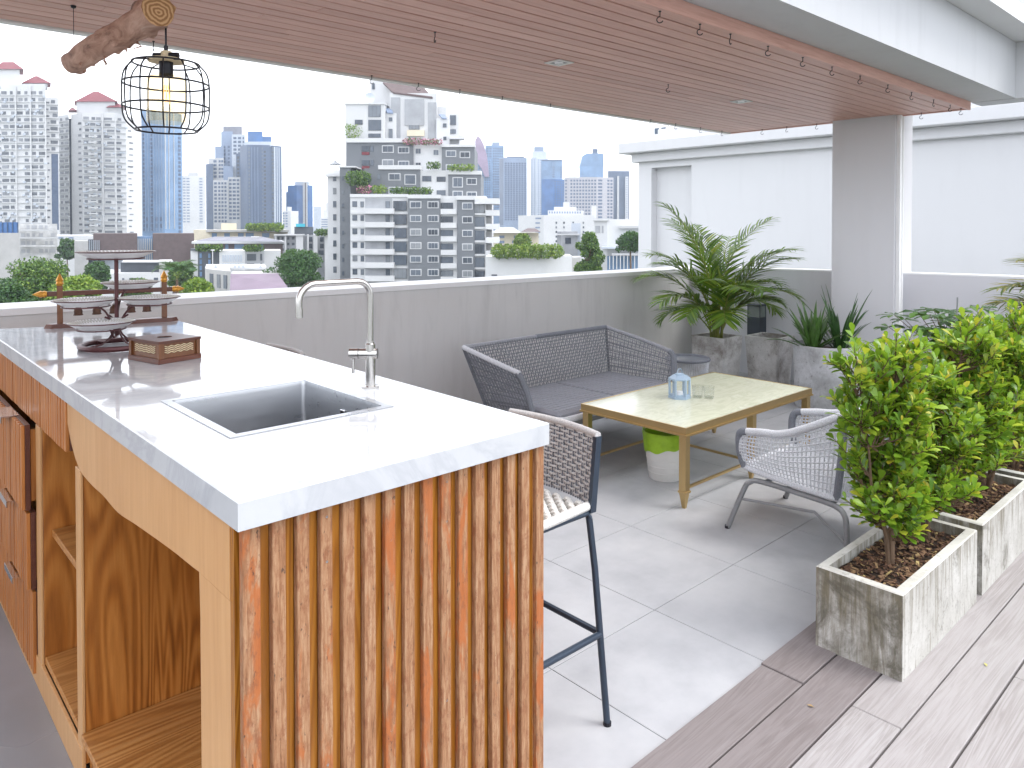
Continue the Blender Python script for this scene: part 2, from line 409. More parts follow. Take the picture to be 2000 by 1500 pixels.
def mossy():
    t = NT('mossy_concrete'); v = t.coord(rnd=True)
    n = t.noise(v, 4, 8, .7); c = t.ramp(n, [(.3, (0.352,0.339,0.308)), (.5, (0.466,0.453,0.422)), (.72, (0.572,0.563,0.537))])
    drip = t.noise(t.coord((9,9,.9), rnd=True), 3.0, 7, .72, .6); blot = t.noise(v, 5.5, 7, .7, .5)
    sx_ = t.n('SeparateXYZ'); t.l(t.n('TexCoord').outputs['Object'], sx_.inputs[0])
    gm = t.n('NewGeometry'); nx_ = t.n('SeparateXYZ'); t.l(gm.outputs['Normal'], nx_.inputs[0])
    sidef = t.n('Math', operation='ABSOLUTE'); t.l(nx_.outputs[0], sidef.inputs[0])       # the end faces are the mossier ones
    top = t.n('MapRange'); top.inputs[1].default_value = .08; top.inputs[2].default_value = .31; top.inputs[3].default_value = -.05; top.inputs[4].default_value = .07; t.l(sx_.outputs[2], top.inputs[0])
    a1 = t.n('Math', operation='ADD'); t.l(drip, a1.inputs[0]); t.l(top.outputs[0], a1.inputs[1])
    a2 = t.n('Math', operation='MULTIPLY_ADD'); a2.inputs[1].default_value = .09; t.l(sidef.outputs[0], a2.inputs[0]); t.l(a1.outputs[0], a2.inputs[2])
    c = t.mix(t.ramp(a2.outputs[0], [(.49, (0,0,0)), (.59, (.45,)*3), (.73, (.92,)*3)]), c, (0.132,0.110,0.066))
    a3 = t.n('Math', operation='MULTIPLY_ADD'); a3.inputs[1].default_value = .10; t.l(sidef.outputs[0], a3.inputs[0]); t.l(blot, a3.inputs[2])
    c = t.mix(t.ramp(a3.outputs[0], [(.55, (0,0,0)), (.69, (.85,)*3)]), c, (0.088,0.079,0.057))
    f = t.noise(v, 55, 5, .7); c = t.mix(t.ramp(f, [(.56, (0,0,0)), (.68, (.55,)*3)]), c, (0.150,0.132,0.106))
    t.bump(f, .3, .004); return t.set(c, .85)
M['planter'] = mossy()
M['pot'] = concrete('stained_concrete', (.40,.39,.38), (.54,.53,.52), (.68,.67,.665), stain=(.15,.12,.10), streak=False, stain_amt=.5, scale=1.2)
M['pot_round'] = concrete('grey_stained_concrete', (.34,.345,.355), (.48,.485,.50), (.68,.69,.71), stain=(.16,.15,.135), streak=False, stain_amt=.35, scale=.8)
M['pot_rim'] = concrete('concrete_rim', (.45,.43,.39), (.56,.545,.50), (.66,.645,.61), stain=(.3,.28,.24), streak=False, stain_amt=.2)
M['soil'] = plain('dark_soil', (.045,.028,.02), .95, var=.5, scale=40, bump=.6)
def islmat(name, stops, rough=.6, spec=.4, trans=0.0, tcol=None):
    t = NT(name); g = t.n('NewGeometry'); c = t.ramp(g.outputs['Random Per Island'], stops)
    t.set(c, rough, spec=spec)
    if trans:
        tr = t.n('BsdfTranslucent'); t.l(t.mix(.5, c, tcol or (.3,.5,.02)), tr.inputs[0])
        ms = t.n('MixShader'); ms.inputs[0].default_value = trans
        t.l(t.b.outputs[0], ms.inputs[1]); t.l(tr.outputs[0], ms.inputs[2]); t.l(ms.outputs[0], t.o.inputs[0])
    return t.m
M['chips'] = islmat('bark_chips', [(0, (.04,.02,.012)), (.4, (.10,.05,.03)), (.7, (.19,.105,.06)), (.93, (.30,.19,.10)), (1, (.5,.38,.16))], .85)
M['ficus'] = islmat('ficus_leaf', [(0, (.045,.11,.014)), (.25, (.11,.235,.022)), (.6, (.22,.37,.035)), (.9, (.38,.49,.05)), (.985, (.55,.45,.05))], .3, .5, .38, (.42,.60,.03))
M['schef'] = islmat('dark_broad_leaf', [(0, (.018,.06,.012)), (.5, (.04,.11,.018)), (1, (.09,.19,.03))], .33, .5, .2, (.2,.4,.03))
M['palm'] = islmat('palm_leaflet', [(0, (.04,.10,.014)), (.5, (.095,.20,.022)), (.9, (.20,.30,.03)), (1, (.32,.36,.05))], .38, .5, .3, (.3,.45,.05))
M['palm_pale'] = islmat('palm_leaflet_pale', [(0, (.09,.16,.05)), (.5, (.17,.24,.08)), (.8, (.42,.36,.09)), (1, (.55,.42,.12))], .4, .5, .25, (.5,.5,.1))
M['palm_stem'] = plain('palm_stem', (.19,.21,.045), .5, var=.35, scale=9)
M['snake'] = plain('strap_leaf', (.035,.095,.022), .38, var=.4, scale=14)
M['snake2'] = plain('strap_leaf_light', (.06,.135,.025), .38, var=.4, scale=14)
M['twig'] = plain('twig', (.12,.075,.045), .85, var=.3, scale=30)
M['slate_box'] = plain('slate_box', (.045,.055,.07), .5, var=.1)
M['lamp_white'] = plain('lamp_trim', (.68,.67,.64), .4, var=.03)

# ---------------------------------------------------------------- terrace: floors, deck
GZ = -24.0
g = MB(); g.add([(-900,-900,GZ),(2600,-900,GZ),(2600,2600,GZ),(-900,2600,GZ)], [(0,1,2,3)])
struct(g.build('ground', plain('city_ground', (.16,.17,.15), .95, var=.4, scale=.05)))
sub = MB(); sub.box(1.30,7.3,1.352,4.9,-.5,-.006)
fl = struct(sub.build('tile_floor', M['grout']))
T = .61; GAP = .0014
xs = [1.31] + [1.895+T*i for i in range(0,9)] + [7.3]
ys = [1.354, 1.857] + [1.857+T*i for i in range(1,5)] + [4.9]
mesh_cache = {}
for i in range(len(xs)-1):
    for j in range(len(ys)-1):
        x0,x1,y0,y1 = xs[i]+GAP, xs[i+1]-GAP, ys[j]+GAP, ys[j+1]-GAP
        key = (round(x1-x0,3), round(y1-y0,3))
        if key not in mesh_cache:
            b = MB(); b.box(0,x1-x0,0,y1-y0,-.02,0,.0012); o = b.build('floor_tile', M['tile'], fl, loc=(x0,y0,0)); mesh_cache[key] = o.data
        else: link('floor_tile', mesh_cache[key], fl, (x0,y0,0))
kf = MB(); kf.box(-4,1.29,-4,4.9,-.6,-.115)
struct(kf.build('cement_floor', M['cement_floor']))
du = MB(); du.box(1.30,9.5,-4,1.345,-.5,-.03)
deck = struct(du.build('deck', M['deck_under']))
BW = .1595; rj = random.Random(3)
for k in range(9):
    y1 = 1.350 - k*BW; y0 = y1 - BW + .0065
    joints = {0:[2.463,4.5], 1:[1.75,3.9], 2:[2.47,4.6], 3:[3.9], 4:[3.05,5.2], 5:[2.2,4.4]}.get(k, [2.0+rj.random(), 4.4+rj.random()])
    ex = [1.305] + joints + [7.25]
    for a in range(len(ex)-1):
        b = MB(); dz = rj.uniform(-.0015,.0015)
        if k == 0 and a == 1: dz = .004
        b.box(ex[a]+.0012, ex[a+1]-.0012, y0 + rj.uniform(-.001,.001), y1+(.004 if (k==0 and a==1) else 0), -.028, .012+dz, .0025)
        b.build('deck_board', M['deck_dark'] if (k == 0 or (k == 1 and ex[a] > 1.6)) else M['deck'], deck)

# ---------------------------------------------------------------- parapet walls
t = thing('parapet_wall', 'warm grey parapet wall with white coping behind the woven sofa', 'wall', (4,4.9,0))
b = MB(); xa, xb = -8.0, 7.62; ha, hb = 1.20, 1.115
def sl(x): return lerp(ha, hb, (x-xa)/(xb-xa))
b.add([(xa-4,0,-.6),(xb-4,0,-.6),(xb-4,0,hb-.05),(xa-4,0,ha-.05),(xa-4,.18,-.6),(xb-4,.18,-.6),(xb-4,.18,hb-.05),(xa-4,.18,ha-.05)],
      [(0,1,2,3),(4,5,6,7),(0,1,5,4),(3,2,6,7),(0,3,7,4),(1,2,6,5)]); b.build('wall', M['parapet'], t)
b = MB(); c0 = .022
b.add([(xa-4,-c0,ha-.05),(xb-4,-c0,hb-.05),(xb-4,-c0,hb-.012),(xa-4,-c0,ha-.012),(xa-4,.22,ha-.05),(xb-4,.22,hb-.05),(xb-4,.22,hb),(xa-4,.22,ha)],
      [(0,1,2,3),(4,5,6,7),(0,1,5,4),(3,2,6,7),(0,3,7,4),(1,2,6,5)]); b.build('coping', M['cap'], t)
t = thing('parapet_wall', 'cool grey parapet wall joining the pavilion column on both sides', 'wall', (7.3,0,0))
b = MB()
def pw(y0,y1,h0,h1,x0,x1,z0): b.add([(x0,y0,z0),(x1,y0,z0),(x1,y1,z0),(x0,y1,z0),(x0,y0,h0),(x1,y0,h0),(x1,y1,h1),(x0,y1,h1)], [(0,1,2,3),(4,5,6,7),(0,1,5,4),(1,2,6,5),(2,3,7,6),(3,0,4,7)])
pw(-4,4.899,1.235,1.118,0,.2,-.6); b.build('wall', M['parapet_r'], t)
b = MB(); pw(-4,4.90,1.247,1.130,.004,.22,1.05); b.build('coping', M['cap'], t)

# ---------------------------------------------------------------- pavilion roof: column, beams, plank ceiling
t = thing('column', 'square grey painted column standing in the right parapet', 'column', (7.1,2.62,0))
b = MB(); b.box(0,.42,0,.57,-.2,2.66); b.build('shaft', M['column'], t)
b = MB(); b.box(.03,.075,-.03,-.0,-.2,2.66,.004); b.box(.03,.075,-.034,-.03,-.2,2.66); b.build('cable_trunking', M['white'], t)
b = MB(); b.tube([(.11,-.022,-.2),(.11,-.022,2.66)], .016, 10); b.build('pipe', M['white'], t, True)
t = thing('roof_beam', 'deep pale grey concrete beam and slab edge framing the pavilion roof', 'beam', (0,1.74,2.66))
b = MB(); b.box(-6,7.28,0,.32,0,.46); b.build('beam', M['beam'], t)
b = MB(); b.box(7.283,7.55,-6,.322,-.003,.46); b.build('return_beam', M['beam'], t)
b = MB(); b.box(-6,7.62,-.20,3.2,.463,.60); b.box(7.08,7.62,-6,-.203,.463,.60); b.build('roof_slab', M['cap'], t)
b = MB(); b.box(-6,7.18,.323,2.62,.10,.12); b.build('ceiling_backing', M['ceil_gap'], t)

ceil = thing('plank_ceiling', 'reddish brown timber plank ceiling over the bar and lounge', 'ceiling', (0,2.07,2.6))
XL, XR = -3.0, 7.19; NP = 24; PWD = (4.34-2.07)/NP
b = MB(); b.box(XL,XR,.0,2.27,.022,.03); b.build('ceiling_board', M['ceil_gap'], ceil)
rj = random.Random(5); pm = {}
for k in range(NP):
    cuts = [XL] + sorted([rj.uniform(-1.5,1.0), rj.uniform(1.4,4.0), rj.uniform(4.6,6.6)]) + [XR]
    for a in range(4):
        b = MB(); ln = cuts[a+1]-cuts[a]
        b.box(.0006, ln-.0006, .0046, PWD-.0046, 0, .018, .0016)
        b.build('ceiling_plank', M['ceil_wood'], ceil, loc=(cuts[a], k*PWD, rj.uniform(-.0006,.0006)))
b = MB(); b.box(XL,XR+.02,-.022,-.001,-.012,.06,.002); b.build('edge_board', M['ceil_wood'], ceil)
b = MB(); b.box(XR+.001,XR+.021,0,2.27,-.008,.05); b.build('edge_board', M['ceil_wood'], ceil)
b = MB(); b.box(XL,XR+.02,2.2705,2.33,-.010,.06,.003); b.build('edge_trim', M['lamp_white'], ceil)

def hook_mesh():
    b = MB(); pts = [(0,0,0),(0,0,-.022)]
    for k in range(11):
        a = math.pi/2 + k*R(25) ; pts.append((-.0+.013*math.cos(a), 0, -.036+.013*math.sin(a)))
    b.tube(pts, .0022, 5); b.lathe([(0,.0),(.006,.0),(.006,-.003),(0,-.003)], 8)
    return b
hooks = []
hb_ = hook_mesh(); h0 = hb_.build('ceiling_hook', M['black_metal'], None, True)
fronts = [(2.86,2.10),(3.19,2.10),(3.47,2.10),(3.86,2.10),(4.27,2.10),(4.66,2.10),(5.08,2.10),(5.55,2.10),(6.0,2.10),(6.47,2.10),(6.86,2.10),(7.13,2.10)]
backs = [(1.30,4.3),(2.67,4.3),(3.05,4.3),(3.42,4.3),(3.84,4.3),(4.37,4.3),(5.72,4.3),(6.12,4.3),(6.55,4.3),(6.95,4.3)]
ends = [(7.15,3.95),(7.15,3.68),(7.15,3.37),(7.15,2.42)]
mids = [(2.31,3.11),(4.39,3.15)]
rj = random.Random(11); n = 0
for kind, lst in (('front', fronts), ('back', backs), ('end', ends), ('mid', mids)):
    for i, (x, y) in enumerate(lst):
        o = h0 if n == 0 else h0.copy()
        if n: COL.objects.link(o)
        n += 1
        o.scale = (1.12,1.12,1.12); o.location = (x, y, 2.599); o.rotation_euler = (0,0,rj.uniform(-1.2,1.2) + (R(-45)))
        words = ['first','second','third','fourth','fifth','sixth','seventh','eighth','ninth','tenth','eleventh','twelfth']
        if kind == 'front': lab = 'black screw hook, %s from the left along the front ceiling board' % words[i]
        elif kind == 'back': lab = 'thin black hook, %s from the lamp along the far ceiling edge' % words[i]
        elif kind == 'end': lab = 'black hook on the right end of the ceiling, %s from the far corner' % words[i]
        else: lab = ['lone black hook mid-ceiling to the left of the square downlight', 'lone black hook mid-ceiling between the two downlights'][i]
        tag(o, lab, 'hook', 'hooks screwed into the plank ceiling')
for i, (x, y) in enumerate([(3.296,3.17),(5.404,3.168)]):
    t = thing('ceiling_downlight', ['square recessed downlight nearer the camera in the plank ceiling','square recessed downlight farther away towards the column'][i], 'downlight', (x,y,2.598), 0, 'recessed ceiling lights')
    b = MB()
    for q in ((-.065,.065,-.065,-.045),(-.065,.065,.045,.065),(-.065,-.045,-.045,.045),(.045,.065,-.045,.045)): b.box(q[0],q[1],q[2],q[3],-.006,.0)
    b.build('trim', M['lamp_white'], t)
    b = MB(); b.box(-.045,.045,-.045,.045,-.0015,.0); b.build('recess', M['frame_grey'], t)
    b = MB(); b.lathe([(.0,-.010),(.024,-.010),(.03,-.002)], 16); b.build('lens', M['ceramic'], t, True)

# ---------------------------------------------------------------- neighbouring white building
NX = 11.0
t = thing('neighbour_building', 'large plain white rendered building with cornice just beyond the right parapet', 'building', (NX,0,0))
yl = 7.3
p = at(1247,440,1); yl = NX*p.y/p.x
def zw(px, y):
    q = at(px, 440, 1); dd = NX/q.x; return 1.6+(HOR-y)*dd/FPX, dd*q.y
zc, _ = zw(1247,318)
y_r0 = zw(1350,400)[1]; y_r1 = zw(1272,400)[1]; z_r = zw(1272,328)[0]
b = MB()
b.box(0,9,yl-9.8,y_r0,GZ,zc); b.box(0,9,y_r1,yl,GZ,zc); b.box(.001,9,y_r0,y_r1,z_r,zc-.001); b.box(.16,8.9,y_r0+.001,y_r1-.001,GZ,z_r-.001); b.build('wall', M['white_wall'], t)
b = MB(); b.box(-.10,9,yl-9.8,yl+.10,zc+.001,zc+.16,.01); b.build('cornice', M['white_wall'], t)
b = MB(); b.box(-.26,9,yl-9.8,yl+.28,zc+.161,zc+.36,.015); b.build('cornice', M['white_wall'], t)
b = MB(); b.box(.30,9,yl-9.8,yl-.2,zc+.361,zc+.62,.01); b.build('roof_parapet', M['white_wall'], t)
b = MB(); b.box(1.4,9,yl-9.8,yl-.35,zc+.6,zc+6); b.build('upper_wall', M['white_wall'], t)
M['pane'] = plain('window_glass', (.06,.085,.12), .12, var=.4, scale=.6)
for (pa, pb) in ((1277,1306),(1318,1352)):
    q = at(pa,440,1); ya = (NX+1.4)*q.y/q.x; q = at(pb,440,1); yb = (NX+1.4)*q.y/q.x
    dd = (NX+1.4)/q.x; z0 = zy(265,dd); z1 = zy(244,dd)
    b = MB(); b.box(1.36,1.399,yb,ya,z0,z1); f = b.build('window', M['white'], t)
    b = MB(); m_ = (ya+yb)/2
    for (s0, s1) in ((yb+.05,m_-.03),(m_+.03,ya-.05)): b.box(1.35,1.359,s0,s1,z0+.05,z1-.05)
    b.build('pane', M['pane'], f)

# ---------------------------------------------------------------- bar counter
X0, X1, Y0, ZT = .535, 1.335, 1.317, 1.1
YF0, YF1 = 4.33, 4.03                        # the far end runs slightly askew
isl = thing('bar_counter', 'long bar island with white stone top, peeling orange slats and open shelves', 'counter', (0,0,0))
sx0,sx1,sy0,sy1 = .70,1.117,1.738,2.202       # sink cut-out
def slab(z0,z1,e):
    b = MB()
    o_ = [(X0+e,Y0+e),(X1-e,Y0+e),(X1-e,YF1-e),(X0+e,YF0-e)]
    h_ = [(sx0,sy0),(sx1,sy0),(sx1,sy1),(sx0,sy1)]
    O = [(X0,Y0),(X1,Y0),(X1,YF1),(X0,YF0)]
    V = [(x,y,z1) for x,y in o_] + [(x,y,z1) for x,y in h_] + [(x,y,z1-e) for x,y in O] + [(x,y,z0) for x,y in O] + [(x,y,z0) for x,y in h_]
    Fs = [(i,(i+1)%4,4+(i+1)%4,4+i) for i in range(4)] + [(i,(i+1)%4,8+(i+1)%4,8+i) for i in range(4)] + [(8+i,8+(i+1)%4,12+(i+1)%4,12+i) for i in range(4)]
    Fs += [(12+i,12+(i+1)%4,16+(i+1)%4,16+i) for i in range(4)] + [(4+i,4+(i+1)%4,16+(i+1)%4,16+i) for i in range(4)]
    b.add(V, Fs); return b
slab(1.045,ZT,.003).build('countertop', M['quartz'], isl)
# end panel facing the camera: battens and groove boards
NB = 16; fw0 = .034; bw_ = .0262
b = MB(); b.box(.549,1.331,1.3705,1.389,-.1,1.044); b.build('end_board', M['honey'], isl)
rj = random.Random(21)
spans = [(.549,.549+fw0)]; rest = 1.331-.549-fw0; per = rest/(NB-1)
for k in range(1,NB): spans.append((.549+fw0+k*per-bw_+rj.uniform(-.001,.001)*(k<NB-1), .549+fw0+k*per))
for k, (a, c) in enumerate(spans):
    b = MB(); b.box(a, c, 1.331+rj.uniform(-.001,.0015), 1.3475, -.1, 1.0445, .0014); b.build('slat', M['slat'], isl)
    if k < NB-1:
        b = MB(); b.box(c+.0006, spans[k+1][0]-.0006, 1.3465+rj.uniform(0,.002), 1.370, -.1, 1.0445); b.build('groove_board', M['honey'], isl)
    if k in (0,3,6,9,12):
        for zz in (1.02,.93,.52):
            b = MB(); b.lathe([(0,-.0012),(.0022,-.0008),(.0026,0)], 8); o = b.build('nail', M['frame_grey'], isl, loc=((a+c)/2,1.3305,zz)); o.rotation_euler = (R(90),0,0)
# seating side and far end
b = MB(); b.box(1.310,1.329,1.391,4.02,-.02,1.044); b.build('back_panel', M['teak'], isl)
b = MB(); b.add([(.56,4.28,-.1),(1.309,4.005,-.1),(1.309,4.02,-.1),(.56,4.30,-.1),(.56,4.28,1.044),(1.309,4.005,1.044),(1.309,4.02,1.044),(.56,4.30,1.044)], [(0,1,2,3),(4,5,6,7),(0,1,5,4),(1,2,6,5),(2,3,7,6),(3,0,4,7)]); b.build('far_panel', M['teak'], isl)
# kitchen side (plane x = .55)
XF = .552
low = [(q.y,q.z) for q in curve([(0,2.70,.968),(0,2.64,.905),(0,2.55,.858),(0,2.42,.846),(0,2.28,.848),(0,2.14,.842),(0,1.99,.856),(0,1.83,.870),(0,1.70,.880),(0,1.60,.885),(0,1.553,.888)], 4)]
ap = [(1.3895,1.044),(2.70,1.044)] + low + [(1.3895,.8885)]
def plate(poly, x0, x1):
    b = MB(); n = len(poly)
    b.add([(x0,y,z) for y,z in poly]+[(x1,y,z) for y,z in poly], [tuple(range(n)), tuple(range(n,2*n))[::-1]]+[(i,(i+1)%n,n+(i+1)%n,n+i) for i in range(n)]); return b
plate(ap, XF-.004, XF+.022).build('apron', M['pale_wood'], isl)
plate([(1.3895,1.043),(1.3895,-.1),(1.543,-.1),(1.546,.80),(1.552,.8875),(1.552,.90)][:0] or [(1.3895,.8865),(1.3895,-.1),(1.543,-.1),(1.547,.80),(1.552,.8865)], XF-.003, XF+.060).build('corner_post', M['pale_wood'], isl)
def panel(name, x0,x1,y0,y1,z0,z1, m, par=isl, c=.0015):
    b = MB(); b.box(x0,x1,y0,y1,z0,z1,c); return b.build(name, m, par)
panel('partition', XF+.003,1.309,2.535,2.592,-.05,.845,M['teak'])
panel('partition_edge', XF-.006,XF+.0025,2.533,2.594,-.05,.856,M['pale_wood'])
panel('partition', XF+.003,1.309,3.128,3.205,-.05,.866,M['teak'])
panel('partition_edge', XF-.006,XF+.0025,3.130,3.200,-.05,.866,M['pale_wood'])
panel('bay_back', 1.285,1.308,1.392,2.533,.052,1.04,M['teak'])
panel('shelf_back', 1.285,1.308,2.594,3.126,.02,1.04,M['teak'])
panel('bay_floor', XF-.010,1.283,1.56,2.531,.028,.052,M['teak_x'])
panel('plinth', XF+.012,XF+.034,1.548,2.53,-.1145,.027,M['teak'])
panel('shelf', XF+.030,1.283,2.596,3.124,.462,.486,M['teak_x'])
panel('shelf', XF+.004,1.283,2.596,3.124,.0,.026,M['teak_x'])
panel('base_board', XF-.008,XF+.003,2.534,4.28,-.1145,-.004,M['pale_wood'])
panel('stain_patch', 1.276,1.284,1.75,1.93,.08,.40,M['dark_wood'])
# reeded apron above shelf and drawers
def reeds(par, y0, y1, z0, z1, x, pitch=.036, m=None):
    k = 0; y = y0; rr = random.Random(int(y0*1000+z0*10))
    while y + pitch*.7 < y1:
        b = MB(); b.box(x-.013+rr.uniform(-.0012,.0012), x, y, y+pitch*.70, z0, z1, .0018); b.build('slat', m or M['reed'], par)
        y += pitch; k += 1
rp_ = panel('reeded_apron', XF+.004,XF+.020,2.702,4.28,.875,1.0435,M['dark_wood'])
reeds(rp_, 2.704, 4.27, .874, 1.043, XF+.003)
for k, (z0, z1, out) in enumerate(((.545,.862,.035),(.245,.534,.020),(-.075,.234,.004))):
    d = panel('drawer', XF-out,XF-out+.016,3.222,4.27,z0,z1,M['dark_wood'], c=.001)
    reeds(d, 3.224, 4.27, z0+.001, z1-.001, XF-out-.0005, .038)
    b = MB(); b.box(XF-out-.050,XF-out+.010,3.40,3.58,z1+.0005,z1+.0045,.0008); b.box(XF-out-.050,XF-out-.0465,3.40,3.58,z1-.020,z1+.0004); b.build('handle', M['chrome'], d)
    panel('drawer_side', XF-out+.017, XF+.42, 3.224,3.24, z0+.03, z1-.02, M['teak'], d)
panel('drawer_rail', XF+.018,XF+.03,3.207,3.222,-.05,.866,M['dark_hole'])

# sink
t = thing('sink', 'square undermount stainless steel sink set into the white countertop', 'sink', (.9085,1.97,ZT))
b = MB(); ox, oy, ix, iy = .2265,.25,.2035,.227
def ring(bm_, a, c, z0, z1):
    V = []
    for (u, v) in (a, c): V += [(-u,-v,z1),(u,-v,z1),(u,v,z1),(-u,v,z1)]
    for (u, v) in (a, c): V += [(-u,-v,z0),(u,-v,z0),(u,v,z0),(-u,v,z0)]
    F_ = [(i,(i+1)%4,4+(i+1)%4,4+i) for i in range(4)] + [(i,(i+1)%4,8+(i+1)%4,8+i) for i in range(4)] + [(4+i,4+(i+1)%4,12+(i+1)%4,12+i) for i in range(4)]
    bm_.add(V, F_)
ring(b, (ox,oy), (ix,iy), .0005, .003); b.build('rim', M['steel'], t)
def rrect(u, v, r, z, n=5):
    P = []
    for cx, cy, a0 in ((u-r,v-r,0),(-u+r,v-r,90),(-u+r,-v+r,180),(u-r,-v+r,270)):
        for k in range(n+1): a = R(a0+90*k/n); P.append((cx+r*math.cos(a), cy+r*math.sin(a), z))
    return P
b = MB(); rings = [rrect(ix,iy,.012,.002), rrect(ix-.002,iy-.002,.012,-.01), rrect(ix-.006,iy-.006,.014,-.185), rrect(ix-.02,iy-.02,.02,-.2)]
N_ = len(rings[0]); V = sum(rings, []); F_ = [(r*N_+i, r*N_+(i+1)%N_, (r+1)*N_+(i+1)%N_, (r+1)*N_+i) for r in range(3) for i in range(N_)] + [tuple(3*N_+i for i in range(N_))]
b.add(V, F_); b.build('basin', M['steel'], t, True)
b = MB(); b.lathe([(0,-.197),(.03,-.197),(.042,-.1995)], 20); b.build('drain', M['chrome'], t, True)
b = MB(); b.box(ix-.008,ix-.0035,-.036,-.010,-.075,-.045,.001); of = b.build('overflow', M['chrome'], t)
b = MB()
for q in (-.032,-.024,-.016): b.box(ix-.0095,ix-.0078,q-.0015,q+.0015,-.071,-.049)
b.build('overflow_slot', M['dark_hole'], of)

# faucet
t = thing('faucet', 'tall brushed nickel kitchen faucet with squared swan neck beside the sink', 'faucet', (1.218,1.975,ZT))
b = MB(); b.lathe([(0,0),(.027,0),(.027,.006),(.0155,.008)], 28); b.build('base', M['nickel'], t, True)
b = MB(); b.lathe([(.0155,.006),(.0155,.135),(.0125,.138),(.0125,.142),(0,.142)], 28); b.build('body', M['nickel'], t, True)
sp = [(0,0,.14),(0,0,.20),(0,0,.27)]
for k in range(9): a = R(180-k*90/8); sp.append((-.045-.045*math.cos(a)*1 , 0, .285+.045*math.sin(a)))
sp = [(0,0,.135),(0,0,.2),(0,0,.285)] + [(-.045+.045*math.cos(R(a)),0,.285+.045*math.sin(R(a))) for a in (10,25,40,55,70,90)] + [(-.12,0,.33)] + [(-.185-.05*math.sin(R(a)),0,.28+.05*math.cos(R(a))) for a in (0,18,36,54,72,90)] + [(-.235,0,.262)]
b = MB(); b.tube(sp, .0098, 18); b.build('spout', M['nickel'], t, True)
b = MB(); b.lathe([(0,.262),(.0112,.262),(.0112,.236),(.0085,.235),(0,.238)], 20, (-.235,0,0)); b.build('spout_tip', M['nickel'], t, True)
hd = -RT; hv = Vector((hd.x,hd.y,0))
b = MB(); b.tube([hv*-.022+Vector((0,0,.105)), hv*.034+Vector((0,0,.105))], .0165, 24); b.tube([hv*.036+Vector((0,0,.105)), hv*.064+Vector((0,0,.105))], .0168, 24); b.build('mixer_valve', M['nickel'], t, True)
b = MB(); b.tube([hv*.052+Vector((0,0,.092)), hv*.053+Vector((0,0,.045))], .0042, 12); b.build('lever', M['nickel'], t, True)

# tiered plate stand
t = thing('plate_stand', 'wrought iron tiered stand holding five round white enamel dishes', 'plate stand', (.855,3.325,ZT))
b = MB(); b.tube([(.132*math.cos(R(a)),.132*math.sin(R(a)),.012) for a in range(0,360,12)], .011, 8, True); b.build('base_ring', M['rust_metal'], t, True)
b = MB(); b.tube([(0,0,.05),(0,0,.375)], .0082, 12); b.build('stem', M['rust_metal'], t, True)
for a in (20,110,200,290):
    ca, sa = math.cos(R(a)), math.sin(R(a))
    b = MB(); b.tube(curve([(ca*.128,sa*.128,.016),(ca*.06,sa*.06,.024),(ca*.016,sa*.016,.065),(ca*.018,sa*.018,.11),(ca*.05,sa*.05,.13)], 6), .004, 7); b.build('leg', M['rust_metal'], t, True)
def dish(center, r, name='dish'):
    b = MB(); b.lathe([(0,0),(r*.62,.0),(r*.70,.003),(r*.97,.022),(r,.0235),(r*.995,.026),(r*.96,.0255),(r*.69,.0075),(r*.6,.005),(0,.005)], 40)
    d = b.build(name, M['ceramic'], t, True, loc=center)
    b = MB(); b.tube([(r*math.cos(R(a)),r*math.sin(R(a)),.0245) for a in range(0,360,9)], .0022, 6, True); b.build('dark_rim', M['rust_metal'], d, True)
    b = MB(); n = 56
    for k in range(n):
        a0, a1 = 2*math.pi*k/n, 2*math.pi*(k+.5)/n; a2 = 2*math.pi*(k+1)/n
        for (p, q) in ((a0,a1),(a2,a1)):
            b.tube([(r*.955*math.cos(p),r*.955*math.sin(p),.0268),(r*.76*math.cos(q),r*.76*math.sin(q),.0135)], .0013, 4, cap=False)
    stuff(b.build('lattice', M['pot_rim'], d))
    b = MB(); b.tube([(r*.72*math.cos(R(a)),r*.72*math.sin(R(a)),-.003) for a in range(0,360,12)], .0028, 6, True); b.build('holder_ring', M['rust_metal'], d, True)
    return d
dish((0,0,.368), .146)
Lf, Fr = -RT, -FW
arms = [(Lf*.125, .172, .122), (RT*.135, .182, .115), (Fr*.13+RT*.01, .098, .120), (FW*.15-RT*.02, .232, .113)]
for v, z, r in arms:
    dish((v.x, v.y, z), r)
    u = v.normalized()
    b = MB(); b.tube(curve([(u.x*.006,u.y*.006,max(.05,z-.10)),(u.x*.03,u.y*.03,z-.05),(v.x*.5,v.y*.5,z-.012),(v.x*.95,v.y*.95,z-.005)], 6), .0042, 7); b.build('arm', M['rust_metal'], t, True)

# bell rack
t = thing('bell_rack', 'dark wooden rack with gilded finials and five little hanging bells', 'bell rack', (1.045,4.115,ZT), math.atan2(-.103,.517))
b = MB(); b.add([(-.27,-.03,0),(-.30,0,0),(-.27,.03,0),(.27,.03,0),(.30,0,0),(.27,-.03,0)]+[(-.265,-.024,.02),(-.29,0,.02),(-.265,.024,.02),(.265,.024,.02),(.29,0,.02),(.265,-.024,.02)], [(0,1,2,3,4,5)[::-1],(6,7,8,9,10,11)]+[(i,(i+1)%6,6+(i+1)%6,6+i) for i in range(6)]); b.build('base', M['dark_wood'], t)
b = MB(); b.box(-.285,.27,-.009,.009,.155,.178,.002); b.build('beam', M['dark_wood'], t)
def finial(par, loc, rot, s=1.0):
    b = MB(); b.lathe([(.0,0),(.012*s,0),(.017*s,.010*s),(.014*s,.02*s),(.0175*s,.026*s),(.011*s,.04*s),(.005*s,.052*s),(0,.062*s)], 10)
    o = b.build('finial', M['gilt'], par, True, loc=loc); o.rotation_euler = rot
